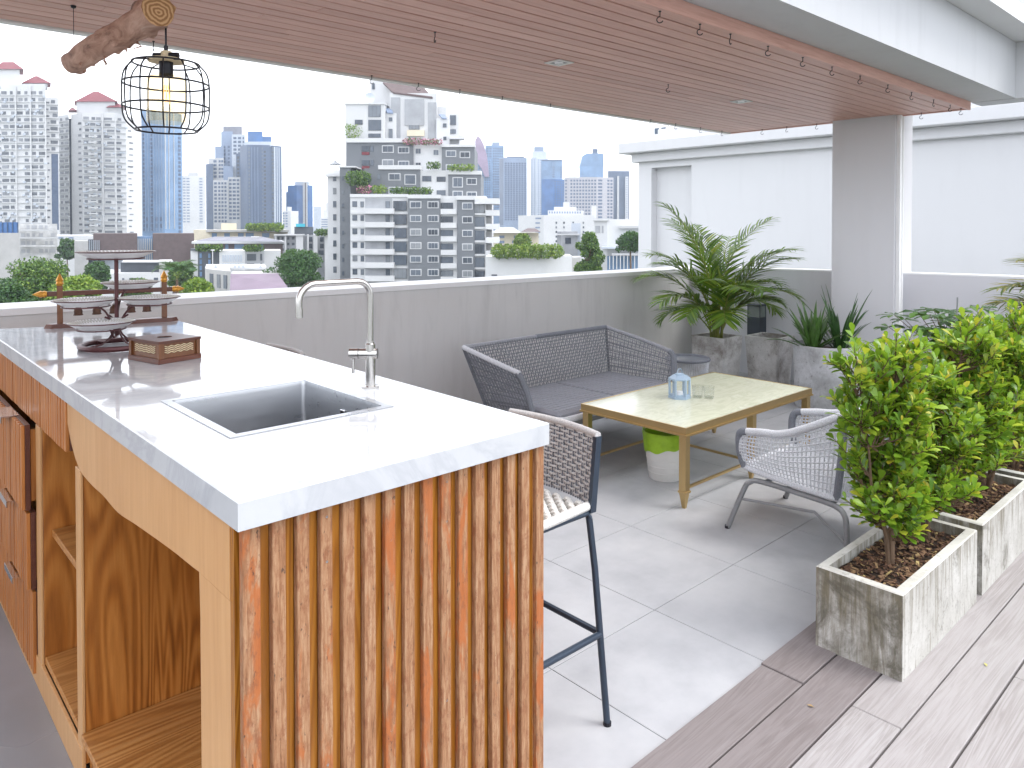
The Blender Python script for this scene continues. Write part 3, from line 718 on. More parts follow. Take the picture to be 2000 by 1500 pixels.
for x in (-.232,.232):
    b = MB(); b.box(x-.0125,x+.0125,-.0125,.0125,.02,.205,.0015); b.build('post', M['post_wood'], t); finial(t,(x,0,.205),(0,0,0))
finial(t,(-.285,0,.1665),(0,R(-90),0)); finial(t,(.27,0,.1665),(0,R(90),0))
for k, x in enumerate((-.155,-.075,.0,.078,.15)):
    b = MB(); b.tube([(x,0,.156),(x,0,.098)], .0012, 5); b.build('bell_cord', M['black_metal'], t)
    b = MB(); b.lathe([(0,.046),(.006,.046),(.008,.04),(.016,.034),(.0195,.02),(.019,.008),(.023,0),(.0205,0),(.017,.02),(0,.03)], 16); b.build('bell', M['bell'], t, True, loc=(x,0,.056))

# tissue box
t = thing('tissue_box', 'small dark wooden tissue box with pale woven inset and round hole', 'tissue box', (.915,2.925,ZT), R(14))
w2, d2, hh = .082, .098, .082
b = MB()
b.box(-w2-.003,w2+.003,-d2-.003,d2+.003,0,.018,.0015); b.build('base', M['dark_wood'], t)
b = MB(); b.box(-w2+.008,w2-.008,-d2+.008,d2-.008,.018,hh-.004); b.build('core', M['post_wood'], t)
for sx in (-1,1):
    for sy in (-1,1):
        b = MB(); b.box(*sorted((sx*w2,sx*(w2-.014))),*sorted((sy*d2,sy*(d2-.014))),.018,hh-.010); b.build('corner_post', M['post_wood'], t)
b = MB()
hole = [(.026*math.cos(R(a)),.026*math.sin(R(a))) for a in range(0,360,15)]
outer = []
for a in range(0,360,15):
    c_, s_ = math.cos(R(a)), math.sin(R(a)); k = min((w2+.002)/abs(c_) if abs(c_)>1e-6 else 9, (d2+.002)/abs(s_) if abs(s_)>1e-6 else 9); outer.append((c_*k,s_*k))
n = 24
# square corners snapped
for i, (x, y) in enumerate(outer):
    if abs(abs(math.degrees(math.atan2(y,x)))%90-45) < 8 : outer[i] = (math.copysign(w2+.002,x), math.copysign(d2+.002,y))
V = [(x,y,hh) for x,y in hole]+[(x,y,hh) for x,y in outer]+[(x,y,hh-.0095) for x,y in hole]+[(x,y,hh-.0095) for x,y in outer]
b.add(V, [(i,(i+1)%n,n+(i+1)%n,n+i) for i in range(n)]+[(n+i,n+(i+1)%n,3*n+(i+1)%n,3*n+i) for i in range(n)]+[(i,(i+1)%n,2*n+(i+1)%n,2*n+i) for i in range(n)]+[(2*n+i,2*n+(i+1)%n,3*n+(i+1)%n,3*n+i) for i in range(n)])
b.build('lid', M['dark_wood'], t)
b = MB(); b.lathe([(0,hh-.003),(.025,hh-.003)], 20); b.build('hole', M['dark_hole'], t)
def weave(par, half, off, axis):
    b = MB(); p = MB()
    def P(u, z, o): return (u, -off-o, z) if axis == 'y' else (-off-o, u, z)
    V = [P(-half,.034,.0), P(half,.034,.0), P(half,.062,.0), P(-half,.062,.0)]
    p.add(V, [(0,1,2,3)]); p.build('inset', M['post_wood'], par)
    u = -half
    k = 0; st = half*2/9
    while k < 9:
        a = u + k*st; s_ = 1 if k % 2 else -1
        for j in range(4):
            z = .036 + j*.0072; za = z + (.0 if s_ > 0 else .0045)
            q0 = P(a,za,.0015); q1 = P(a+st,za+s_*.0045,.0015)
            b.tube([q0,q1], .0017, 4)
        k += 1
    stuff(b.build('woven_cane', M['rattan'], par))
weave(t, .056, d2-.0072, 'y'); weave(t, .066, w2-.0072, 'x')

# ---------------------------------------------------------------- hanging log and caged pendant
A_, B_ = Vector((.86,2.784,2.35)), Vector((.822,3.90,2.352))
t = thing('hanging_log', 'rough bark log hung on wires below the plank ceiling', 'log', (A_.x,A_.y,A_.z))
ax = B_-A_; n = 30; seg = 18; rj = random.Random(2)
V = []; F_ = []
for i in range(n+1):
    f = i/n; c = ax*f + Vector((.012*math.sin(f*7), 0, .010*math.sin(f*5+1)))
    for k in range(seg):
        a = 2*math.pi*k/seg
        r = .056*(1-.12*f)*(1+.13*mnoise.noise(Vector((math.cos(a)*1.3, math.sin(a)*1.3, f*7)))) + (.012 if mnoise.noise(Vector((math.cos(a)*2+5, math.sin(a)*2, f*10))) > .42 else 0)
        V.append(c + Vector((math.cos(a)*r, 0, math.sin(a)*r)))
for i in range(n):
    for k in range(seg): F_.append((i*seg+k, i*seg+(k+1)%seg, (i+1)*seg+(k+1)%seg, (i+1)*seg+k))
b = MB(); b.add(V, F_); b.build('bark', M['bark'], t, True)
b = MB(); b.add([V[k]*1+Vector((0,.002,0)) for k in range(seg)], [tuple(range(seg))]); b.build('end_grain', M['endgrain'], t)
b = MB(); b.add([V[n*seg+k]-Vector((0,.002,0)) for k in range(seg)], [tuple(range(seg))]); b.build('end_grain', M['endgrain'], t)
for f in (.28,.37,.55,.66,.74,.9):
    b = MB(); c = ax*f + Vector((rj.uniform(-.03,.03),0,-.056))
    b.tube([c+Vector((0,0,.01)), c+Vector((rj.uniform(-.012,.012),rj.uniform(-.02,.02),-.006)), c+Vector((rj.uniform(-.02,.02),rj.uniform(-.03,.03),-.016))], [.006,.004,.001], 5); b.build('bark_flake', M['bark'], t)
for f in (.03,.96):
    b = MB(); c = ax*f; b.tube([c+Vector((0,0,.04)), Vector((c.x,c.y,2.6-A_.z))], .0014, 5); b.lathe([(0,.25),(.012,.25),(.010,.24),(0,.236)], 10, (c.x,c.y,0)); b.build('wire', M['black_metal'], t)

lc = (.903,2.846,2.065)
t = thing('pendant_lamp', 'black wire cage pendant lamp with amber glass below the log', 'pendant lamp', lc)
b = MB(); b.tube([(0,0,.25),(0,0,.185)], .0035, 8); b.tube([(0,0,.187),(0,0,.165)], .0075, 10); b.build('cord', M['black_metal'], t, True)
b = MB(); b.box(-.0155,.0155,-.0155,.0155,.132,.168,.003); b.lathe([(0,.128),(.062,.128),(.062,.138),(0,.138)], 24); b.build('wooden_top', M['rattan'], t, True)
kd = Vector((RT.x,RT.y,0))
b = MB(); b.tube([kd*-.046+Vector((0,0,.152)), kd*-.017+Vector((0,0,.152))], .010, 10); b.tube([kd*.017+Vector((0,0,.150))-FW*.01, kd*.05+Vector((0,0,.150))-FW*.01], .011, 10); b.build('knob', M['black_metal'], t, True)
prof = [(.088,.122),(.118,.112),(.138,.085),(.145,.05),(.145,-.03),(.143,-.065),(.132,-.095),(.108,-.118),(.098,-.122)]
for z, r in ((.122,.112),(.047,.145),(-.034,.145),(-.12,.104)):
    b = MB(); rr = r if z < .1 else .112
    b.tube([(rr*math.cos(R(a)),rr*math.sin(R(a)),z) for a in range(0,360,9)], .0034, 7, True); b.build('cage_ring', M['black_metal'], t, True)
cp = curve([(.112,0,.122),(.136,0,.092),(.145,0,.045),(.145,0,-.035),(.136,0,-.085),(.104,0,-.12)], 5)
for k in range(12):
    a = R(k*30+8); b = MB(); b.tube([(p.x*math.cos(a),p.x*math.sin(a),p.z) for p in cp], .0028, 6); b.build('cage_wire', M['black_metal'], t, True)
for k in range(4):
    a = R(k*90+8); b = MB(); b.tube([(.05*math.cos(a),.05*math.sin(a),.131),(.112*math.cos(a),.112*math.sin(a),.122)], .0026, 6); b.build('cage_spoke', M['black_metal'], t)
b = MB(); b.lathe([(0,.128),(.024,.128),(.024,.078),(.020,.074),(0,.074)], 18); b.build('socket', M['black_metal'], t, True)
b = MB(); b.lathe([(.026,.085),(.055,.074),(.066,.066),(.067,.06),(.067,-.092)], 32); b.build('glass_shade', M['amber_glass'], t, True)
b = MB(); b.lathe([(.012,.074),(.013,.055),(.017,.03),(.026,.005),(.031,-.015),(.029,-.034),(.018,-.046),(0,-.05)], 20); bl = b.build('bulb', M['thin_glass'], t, True)
fm = NT('filament'); fm.b.inputs['Emission Color'].default_value = (1,.45,.12,1); fm.b.inputs['Emission Strength'].default_value = 1.0; fm.l(fm.ramp(fm.noise(fm.coord(),40,2), [(.3,(.5,.2,.05)),(.7,(.7,.3,.08))]), fm.b.inputs['Base Color'])
b = MB()
for k in range(6):
    a = R(k*60); b.tube([(.007*math.cos(a),.007*math.sin(a),.045),(.014*math.cos(a+.4),.014*math.sin(a+.4),-.022)], .0011, 4)
b.build('filament', fm.m, bl)

# ---------------------------------------------------------------- bar stools
def weave_rows(b, P, u0, u1, v0, v1, nv, nu, r, amp, per):
    """rows of rope running along u, bulging in and out so that ovals alternate"""
    for j in range(nv):
        v = lerp(v0, v1, (j+.5)/nv); pts = []; rad = []
        for i in range(nu+1):
            u = lerp(u0, u1, i/nu); s = math.sin(2*math.pi*(u/per) + (math.pi if j % 2 else 0))
            pts.append(P(u, v, amp*s)); rad.append(r*(1+.35*s))
        b.tube(pts, rad, 6)
def make_stool():
    t = thing('bar_stool', '', 'bar stool', (0,0,0), 0, 'bar stools along the counter')
    hw = .200
    for sy in (-1,1):
        b = MB(); b.tube(curve([(-.20,sy*.25,0),(-.178,sy*.205,.55),(-.172,sy*.195,.645)], 4)+[Vector((-.165,sy*.19,.662)),Vector((-.14,sy*.19,.67)),Vector((.10,sy*.19,.672))], .0112, 10); b.build('leg', M['frame_navy'], t, True)
        b = MB(); b.tube([(.213,sy*.258,0),(.20,sy*.215,.5),(.193,sy*.197,.655)], .0112, 10); b.tube([(.193,sy*.197,.655),(.185,sy*.192,.672),(.10,sy*.19,.672)], .0110, 10); b.build('leg', M['frame_navy'], t, True)
        b = MB(); b.obox((.19,sy*hw-.007,.672), (.026,0,0), (0,.014,0), (.018,sy*.008,.245)); b.build('back_upright', M['frame_navy'], t)
        b = MB(); b.lathe([(0,-.002),(.0135,-.002),(.0135,.01),(.0127,.012)], 10, (-.20,sy*.25,0)); b.lathe([(0,-.0),(.0135,-.0),(.0135,.01),(.0127,.012)], 10, (.213,sy*.258,0)); b.build('foot_cap', M['black_metal'], t)
    c = [(.206,-.236,.285),(.190,-.222,.288)]
    b = MB(); fr = [(-.19,-.232,.288),(.20,-.236,.288),(.207,-.228,.288),(.207,.228,.288),(.20,.236,.288),(-.19,.232,.288),(-.197,.225,.288),(-.197,-.225,.288)]
    b.tube(fr, .0105, 9, True); b.build('footrest', M['frame_navy'], t, True)
    b = MB(); b.tube([(-.17,-.185,.672),(-.17,.185,.672)], .012, 8); b.tube([(.185,-.185,.672),(.185,.185,.672)], .012, 8); b.build('seat_rail', M['frame_navy'], t, True)
    def PB(u, v, o):
        f = (v-.70)/.25; bow = .030*(1-(u/hw)**2)
        return (.205 + .018*f + bow + o, u*(1+.04*f), v)
    b = MB(); weave_rows(b, PB, -hw+.004, hw-.004, .695, .915, 17, 84, .0056, .0062, .050)
    stuff(b.build('back_weave', M['rope_taupe'], t)); b = MB()
    for k in range(33):
        u = lerp(-hw+.008, hw-.008, k/32); b.tube([PB(u,z,0) for z in (.69,.77,.85,.918)], .0034, 5)
    stuff(b.build('back_cords', M['rope_dark'], t))
    b = MB(); b.tube([PB(lerp(-hw-.004,hw+.004,k/24),.921,0) for k in range(25)], .0115, 10); b.build('top_rail', M['rope_taupe'], t, True)
    def PS(u, v, o): return (v, u, .692 - .010*math.exp(-((v-.0)/.15)**2)*(1-(u/.2)**2) + o)
    b = MB(); weave_rows(b, PS, -.19, .19, -.175, .19, 20, 72, .0072, .0044, .05); stuff(b.build('seat_weave', M['rope_white'], t))
    for sy in (-1,1):
        b = MB(); b.tube([(-.178,sy*.19,.69),(.0,sy*.195,.686),(.20,sy*.19,.692)], .0145, 10); b.build('seat_edge', M['rope_white'], t, True)
    return t
s1 = make_stool(); s1.location = (1.60,1.785,0); s1['label'] = 'bar stool with taupe woven back and white rope seat by the slatted counter end'
s2 = copy_tree(s1); s2.location = (1.60,3.83,0); s2['label'] = 'far bar stool, only its curved woven backrest top showing above the countertop'

# ---------------------------------------------------------------- woven sofa
def surf_weave(P, nu, nv, r, su=10, sv=14, skew=0.0):
    b = MB()
    for i in range(nu+1):
        u = i/nu; b.tube([P(min(1,max(0,u+skew*(k/sv-.5))), k/sv) for k in range(sv+1)], r, 4, cap=False)
    for j in range(1, nv):
        v = j/nv; b.tube([P(k/su, v) for k in range(su+1)], r, 4, cap=False)
    return b
t = thing('sofa', 'two-seat charcoal woven rope sofa against the grey parapet', 'sofa', (4.115,3.75,0))
HW, HB = .785, .70
TL = [Vector((-HW+.03,-.16,.615)), Vector((-HW,.40,.725)), Vector((HW,.40,.725)), Vector((HW-.03,-.30,.605))]
BL = [Vector((-HB,-.22,.36)), Vector((-HB+.02,.27,.30)), Vector((HB-.02,.27,.30)), Vector((HB,-.36,.35))]
def pan(k, off=0.0):
    a0,a1,b0,b1 = BL[k],BL[k+1],TL[k],TL[k+1]
    nrm = (a1-a0).cross(b0-a0).normalized()
    def P(u, v):
        p = a0.lerp(a1,u).lerp(b0.lerp(b1,u), v)
        return p + nrm*(off + .012*math.sin(math.pi*v)*math.sin(math.pi*u))
    return P
M['rope_back'] = rope('slate_rope', (.235,.245,.27))
names = ['arm_weave','back_weave','arm_weave']
for k, (nu, nv) in enumerate(((30,15),(64,18),(32,15))):
    stuff(surf_weave(pan(k,.010), nu, nv, .0033, 12, 8).build(names[k], M['rope_back'] if k == 1 else M['rope_mid'], t))
    stuff(surf_weave(pan(k,-.012), int(nu*.55), int(nv*.5), .0030, 12, 8, .14 if k != 1 else .22).build(names[k], M['rope_dark'], t))
railp = [BL[0], BL[0].lerp(TL[0],.75), TL[0]+Vector((.0,.03,0))] 
b = MB(); b.tube([TL[0],TL[0].lerp(TL[1],.5)+Vector((-.012,0,.004)),TL[1]], .0175, 9); b.build('arm_rail', M['rope_light'], t, True)
b = MB(); b.tube([TL[1], TL[1].lerp(TL[2],.5)+Vector((0,.02,0)), TL[1].lerp(TL[2],.42)], .0) if False else b.tube([TL[1], TL[1].lerp(TL[2],.25)+Vector((0,.008,0)), TL[1].lerp(TL[2],.47)+Vector((0,.012,0))], .0165, 9); b.build('back_rail', M['rope_mid'], t, True)
b = MB(); b.tube([TL[1].lerp(TL[2],.47)+Vector((0,.012,0)), TL[1].lerp(TL[2],.75)+Vector((0,.008,0)), TL[2]], .0185, 9); b.build('back_rail', M['rope_dark'], t, True)
b = MB(); b.tube([TL[2],TL[2].lerp(TL[3],.5)+Vector((.012,0,.004)),TL[3]], .0165, 9); b.build('arm_rail', M['rope_mid'], t, True)
b = MB(); b.tube([TL[3]+Vector((0,.02,0)),TL[3]+Vector((0,-.015,-.03)),TL[3].lerp(BL[3],.5)+Vector((0,-.01,0)),BL[3]], .024, 9); b.build('arm_post', M['rope_dark'], t, True)
b = MB(); b.tube([TL[0]+Vector((0,.02,0)),TL[0]+Vector((0,-.015,-.03)),TL[0].lerp(BL[0],.5)+Vector((0,-.01,0)),BL[0]], .020, 9); b.build('arm_post', M['rope_dark'], t, True)
b = MB(); b.tube([BL[2],TL[2]], .012, 8); b.build('corner_post', M['rope_dark'], t, True)
b = MB(); b.tube([BL[1],TL[1]], .012, 8); b.build('corner_post', M['rope_dark'], t, True)
b = MB(); b.box(-HB+.02,HB-.02,-.42,.26,.27,.325,.006); b.build('seat_frame', M['frame_grey'], t)
for k in range(2):
    x0 = -HB+.03 + k*(HB-.03); b = MB(); b.box(x0+.003, x0+HB-.033, -.43,.255,.326,.385,.018); b.build('seat_cushion', M['cushion'], t)
for k in range(14):
    y = -.40 + k*.047; b = MB(); b.tube([(-HB+.06,y,.3865),(HB-.06,y,.3865)], .0028, 5); b.build('cushion_strap', M['rope_mid'], t)
b = MB(); b.tube([(-HB-.01,-.22,.33),(-HB+.01,-.40,.335),(-HB+.06,-.455,.338),(HB-.06,-.455,.338),(HB-.01,-.41,.335),(HB,-.36,.33)], .021, 9); b.build('front_rail', M['rope_light'], t, True)
for x in (-.58,.58):
    for y in (-.36,.22):
        b = MB(); b.tube([(x,y,.28),(x*1.06,y*1.1,0)], [.018,.012], 10); b.build('leg', M['frame_grey'], t, True)

# round side table behind the sofa arm
t = thing('side_table', 'low round rope-woven side table tucked behind the sofa arm', 'side table', (5.40,3.66,0))
b = MB(); b.lathe([(0,.455),(.172,.455),(.172,.447),(0,.447)], 32); b.build('table_top', plain('grey_glass_top', (.20,.22,.25), .12, var=.05), t, True)
b = MB(); b.tube([(.178*math.cos(R(a)),.178*math.sin(R(a)),.458) for a in range(0,360,10)], .013, 8, True); b.build('rim', M['rope_dark'], t, True)
b = MB()
for k in range(70):
    a = 2*math.pi*k/70; b.tube([(.178*math.cos(a),.178*math.sin(a),.45),(.15*math.cos(a+.1),.15*math.sin(a+.1),.22),(.17*math.cos(a+.2),.17*math.sin(a+.2),.02)], .0035, 4)
stuff(b.build('rope_drum', M['rope_light'], t))
b = MB(); b.tube([(.172*math.cos(R(a)),.172*math.sin(R(a)),.014) for a in range(0,360,10)], .013, 8, True); b.build('base_ring', M['frame_grey'], t, True)

# ---------------------------------------------------------------- gold coffee table
t = thing('coffee_table', 'rectangular brass-framed table with glossy cream marble top', 'table', (4.27,2.785,0))
hx, hy = .76, .395
b = MB(); b.box(-hx+.012,hx-.012,-hy+.012,hy-.012,.440,.462,.0015); b.build('table_top', M['marble'], t)
b = MB(); ring(b, (hx,hy), (hx-.0115,hy-.0115), .424, .4635); b.build('top_frame', M['gold'], t)
b = MB(); ring(b, (hx+.007,hy+.007), (hx-.03,hy-.03), .414, .4235); b.build('frame_lip', M['gold'], t)
for x in (-hx+.03,0,hx-.03):
    for y in (-hy+.03,hy-.03):
        b = MB(); q = .022
        b.box(x-q,x+q,y-q,y+q,.10,.4135,.001)
        lg = b.build('leg', M['gold'], t)
        b = MB(); b.box(x-q-.005,x+q+.005,y-q-.005,y+q+.005,.088,.0995,.001); b.build('collar', M['gold'], lg)
        b = MB(); b.add([(x-.009,y-.009,0),(x+.009,y-.009,0),(x+.009,y+.009,0),(x-.009,y+.009,0),(x-q+.001,y-q+.001,.0875),(x+q-.001,y-q+.001,.0875),(x+q-.001,y+q-.001,.0875),(x-q+.001,y+q-.001,.0875)], [(3,2,1,0),(4,5,6,7),(0,1,5,4),(1,2,6,5),(2,3,7,6),(3,0,4,7)]); b.build('tapered_foot', M['gold'], lg)
for y in (-hy+.03,hy-.03):
    for (a, c) in ((-hx+.0525,-.0225),(.0225,hx-.0525)):
        b = MB(); b.box(a,c,y-.007,y+.007,.103,.117); b.build('stretcher', M['gold'], t)
b = MB(); b.box(-.007,.007,-hy+.0525,hy-.0525,.103,.117); b.build('stretcher', M['gold'], t)

t = thing('candle_lantern', 'small pale blue hexagonal candle lantern on the marble table', 'lantern', (4.11,2.85,.4627), .2)
def hexp(r, a0=0): return [(r*math.cos(R(60*k+a0)), r*math.sin(R(60*k+a0))) for k in range(6)]
b = MB(); b.prism(hexp(.073),0,.014); b.prism(hexp(.066),.014,.022); b.build('base', M['lantern_blue'], t)
for x, y in hexp(.066):
    b = MB(); b.tube([(x*.98,y*.98,.02),(x*.98,y*.98,.125)], .0075, 6); b.build('post', M['lantern_blue'], t)
b = MB(); P0 = hexp(.073); b.prism(P0,.122,.132)
P1 = hexp(.045); b.add([(x,y,.132) for x,y in hexp(.072)]+[(x,y,.152) for x,y in P1], [(i,(i+1)%6,6+(i+1)%6,6+i) for i in range(6)]+[(6,7,8,9,10,11)]); b.prism(hexp(.03),.152,.16); b.build('roof', M['lantern_blue'], t)
b = MB(); b.tube([(.045*math.cos(R(a)),0,.15+.042*math.sin(R(a))) for a in range(0,181,15)], .0028, 6); b.build('handle', M['lantern_blue'], t, True)
b = MB(); b.lathe([(0,.022),(.022,.022),(.022,.045),(0,.046)], 14); b.build('candle', M['ceramic'], t, True)
b = MB()
H6 = hexp(.060)
for k in range(6):
    (x0,y0),(x1,y1) = H6[k], H6[(k+1)%6]; b.add([(x0,y0,.022),(x1,y1,.022),(x1,y1,.122),(x0,y0,.122)], [(0,1,2,3)])
b.build('pane', M['thin_glass'], t)
for i, (x, y) in enumerate(((4.205,2.775),(4.245,2.715))):
    b = MB(); b.lathe([(0,.0),(.032,.0),(.0345,.004),(.037,.078),(.0350,.078),(.032,.010),(0,.010)], 28)
    tag(b.build('drinking_glass', M['thin_glass'], None, True, loc=(x,y,.4627)), ['clear tumbler right beside the blue lantern','clear tumbler farther from the blue lantern on the marble'][i], 'glass', 'tumblers on the marble table')

t = thing('waste_bin', 'white plastic bin with lime green liner under the marble table', 'waste bin', (3.885,2.80,0))
b = MB(); b.lathe([(0,0),(.098,0),(.103,.006),(.138,.295),(.134,.296),(.10,.012),(0,.012)], 36); b.build('bucket', M['bin_white'], t, True)
for z in (.05,.09,.13):
    b = MB(); r = .103+.035*(z/.29); b.tube([(r*math.cos(R(a)),r*math.sin(R(a)),z) for a in range(0,360,12)], .0018, 5, True); b.build('rib', M['bin_white'], t, True)
b = MB(); seg = 60; V = []; F_ = []
for k in range(seg):
    a = 2*math.pi*k/seg; lo = .205+.028*math.sin(a*1+2.2)+.008*math.sin(a*7)
    for (z, off) in ((.16,-.012),(.30,-.004),(.304,.004),(.29,.007),(lo,.0065+.002*math.sin(a*9))):
        r = .103+.035*(z/.295)+off; V.append((r*math.cos(a), r*math.sin(a), z))
for k in range(seg):
    for i in range(4): F_.append((k*5+i, ((k+1)%seg)*5+i, ((k+1)%seg)*5+i+1, k*5+i+1))
b.add(V, F_); b.build('liner', M['lime'], t, True)

# ---------------------------------------------------------------- rope armchair
t = thing('armchair', 'light grey rope armchair on splayed tube legs behind the near shrub', 'armchair', (3.79,1.77,0))
top = curve([(-.295,.262,.525),(-.308,.15,.545),(-.312,.03,.562),(-.312,-.12,.63),(-.300,-.27,.712),(-.23,-.335,.738),(0,-.352,.745),(.23,-.335,.738),(.300,-.27,.712),(.312,-.12,.63),(.312,.03,.562),(.308,.15,.545),(.295,.262,.525)], 6)
bot = curve([(-.272,.262,.335),(-.280,.15,.325),(-.282,.03,.315),(-.280,-.10,.305),(-.268,-.22,.296),(-.20,-.275,.292),(0,-.285,.292),(.20,-.275,.292),(.268,-.22,.296),(.280,-.10,.305),(.282,.03,.315),(.280,.15,.325),(.272,.262,.335)], 6)
NT_ = len(top)-1
def PC(u, v):
    f = u*NT_; i = min(int(f), NT_-1); g_ = f-i
    a = bot[i].lerp(bot[i+1], g_); c = top[i].lerp(top[i+1], g_)
    p = a.lerp(c, v); o = Vector((p.x, p.y+.05, 0)).normalized()
    return p + o*.022*math.sin(math.pi*v)
b = surf_weave(PC, 84, 11, .0044, 70, 8); stuff(b.build('rope_weave', M['rope_light'], t))
b = MB(); b.tube(top[2:24]+[], .0185, 10); b.build('top_rail', M['rope_light'], t, True)
b = MB(); b.tube(top[-24:-2], .0185, 10); b.build('top_rail', M['rope_light'], t, True)
b = MB(); b.tube(top[23:-23], .0185, 10); b.build('top_rail', M['rope_light'], t, True)
for s in (-1,1):
    b = MB(); b.tube(curve([(s*.300,.235,.530),(s*.296,.270,.518),(s*.288,.285,.48),(s*.280,.282,.40),(s*.272,.262,.335)], 5), .0195, 10); b.build('arm_post', M['rope_dark'], t, True)
    i = 24 if s < 0 else NT_-24
    b = MB(); b.tube([bot[i], PC(i/NT_,.3), PC(i/NT_,.7), top[i]], .018, 8); b.build('back_post', M['rope_dark'], t, True)
    b = MB(); b.tube(curve([(s*.315,.335,0),(s*.288,.258,.215),(s*.282,.225,.263),(s*.28,.16,.281),(s*.279,-.10,.272),(s*.279,-.215,.262),(s*.283,-.262,.235),(s*.29,-.278,.17),(s*.296,-.285,0)], 5), .0135, 10); b.build('leg_frame', M['frame_grey'], t, True)
    b = MB(); b.tube([(s*.294,.276,.167),(s*.282,-.12,.205),(s*.291,-.272,.105)], .0075, 8); b.build('brace', M['frame_grey'], t, True)
    b = MB(); b.lathe([(0,-.001),(.0145,-.001),(.0145,.014)], 10, (s*.315,.335,0)); b.build('foot_cap', M['black_metal'], t)
b = MB()
for k in range(46):
    f = k/45; y = lerp(.262,-.27,f); z = lerp(.342,.302,f); hw_ = .275 if y > -.15 else lerp(.275,.20,(-.15-y)/.12)
    b.tube([(-hw_,y,z-.004),(-hw_*.5,y,z-.014),(0,y,z-.018),(hw_*.5,y,z-.014),(hw_,y,z-.004)], .0048, 5)
for k in range(26):
    x = lerp(-.255,.255,k/25); b.tube([(x,.265,.338),(x,.0,.312),(x,-.26,.298)], .0042, 5)
stuff(b.build('seat_weave', M['rope_light'], t))
b = MB(); b.tube(bot, .0165, 9); b.tube([bot[0], (0,.275,.330), bot[-1]], .018, 9); b.build('seat_rim', M['rope_light'], t, True)
b = MB(); b.tube([(-.279,-.19,.262),(.279,-.19,.262)], .011, 8); b.tube([(-.28,.15,.278),(.28,.15,.278)], .011, 8); b.build('cross_rail', M['frame_grey'], t, True)

# ---------------------------------------------------------------- plants
def leaves_mesh(name, mat, parent, Ps, Ds, Ns, Ls, Ws, shape):
    """many leaves in one mesh; shape = list of (t along, half width, lift) rows from base to tip"""
    Ps = np.array(Ps, float); Ds = np.array(Ds, float); Ns = np.array(Ns, float); Ls = np.array(Ls)[:,None]; Ws = np.array(Ws)[:,None]
    Ds /= np.linalg.norm(Ds, axis=1, keepdims=True)+1e-9
    Sd = np.cross(Ds, Ns); Sd /= np.linalg.norm(Sd, axis=1, keepdims=True)+1e-9
    Nn = np.cross(Sd, Ds)
    rows = []; idx = []; vi = 0; fs = []
    prev = None
    for (tt, hw_, lift) in shape:
        c = Ps + Ds*Ls*tt + Nn*Ls*lift
        if hw_ < 1e-6: rows.append(c); cur = (vi,); vi += 1
        else:
            e = .25*hw_
            rows += [c - Sd*Ws*hw_ + Nn*Ws*e, c, c + Sd*Ws*hw_ + Nn*Ws*e]; cur = (vi, vi+1, vi+2); vi += 3
        if prev is not None:
            if len(prev) == 1 and len(cur) == 3: fs += [(prev[0],cur[1],cur[0]),(prev[0],cur[2],cur[1])]
            elif len(prev) == 3 and len(cur) == 1: fs += [(prev[0],prev[1],cur[0]),(prev[1],prev[2],cur[0])]
            else: fs += [(prev[0],prev[1],cur[1],cur[0]),(prev[1],prev[2],cur[2],cur[1])]
        prev = cur
    n = len(Ps); k = vi
    V = np.stack(rows, 1).reshape(-1,3)
    base = (np.arange(n)*k)
    F_ = []
    for f in fs:
        a = np.array(f)[None,:] + base[:,None]; F_ += a.tolist()
    me = bpy.data.meshes.new(name); me.from_pydata(V.tolist(), [], F_); me.materials.append(mat)
    me.polygons.foreach_set('use_smooth', [True]*len(me.polygons))
    o = link(name, me, parent); stuff(o); return o
OBOV = [(0,0,0),(.30,.55,.02),(.68,1.0,.02),(.9,.62,-.01),(1,0,-.04)]
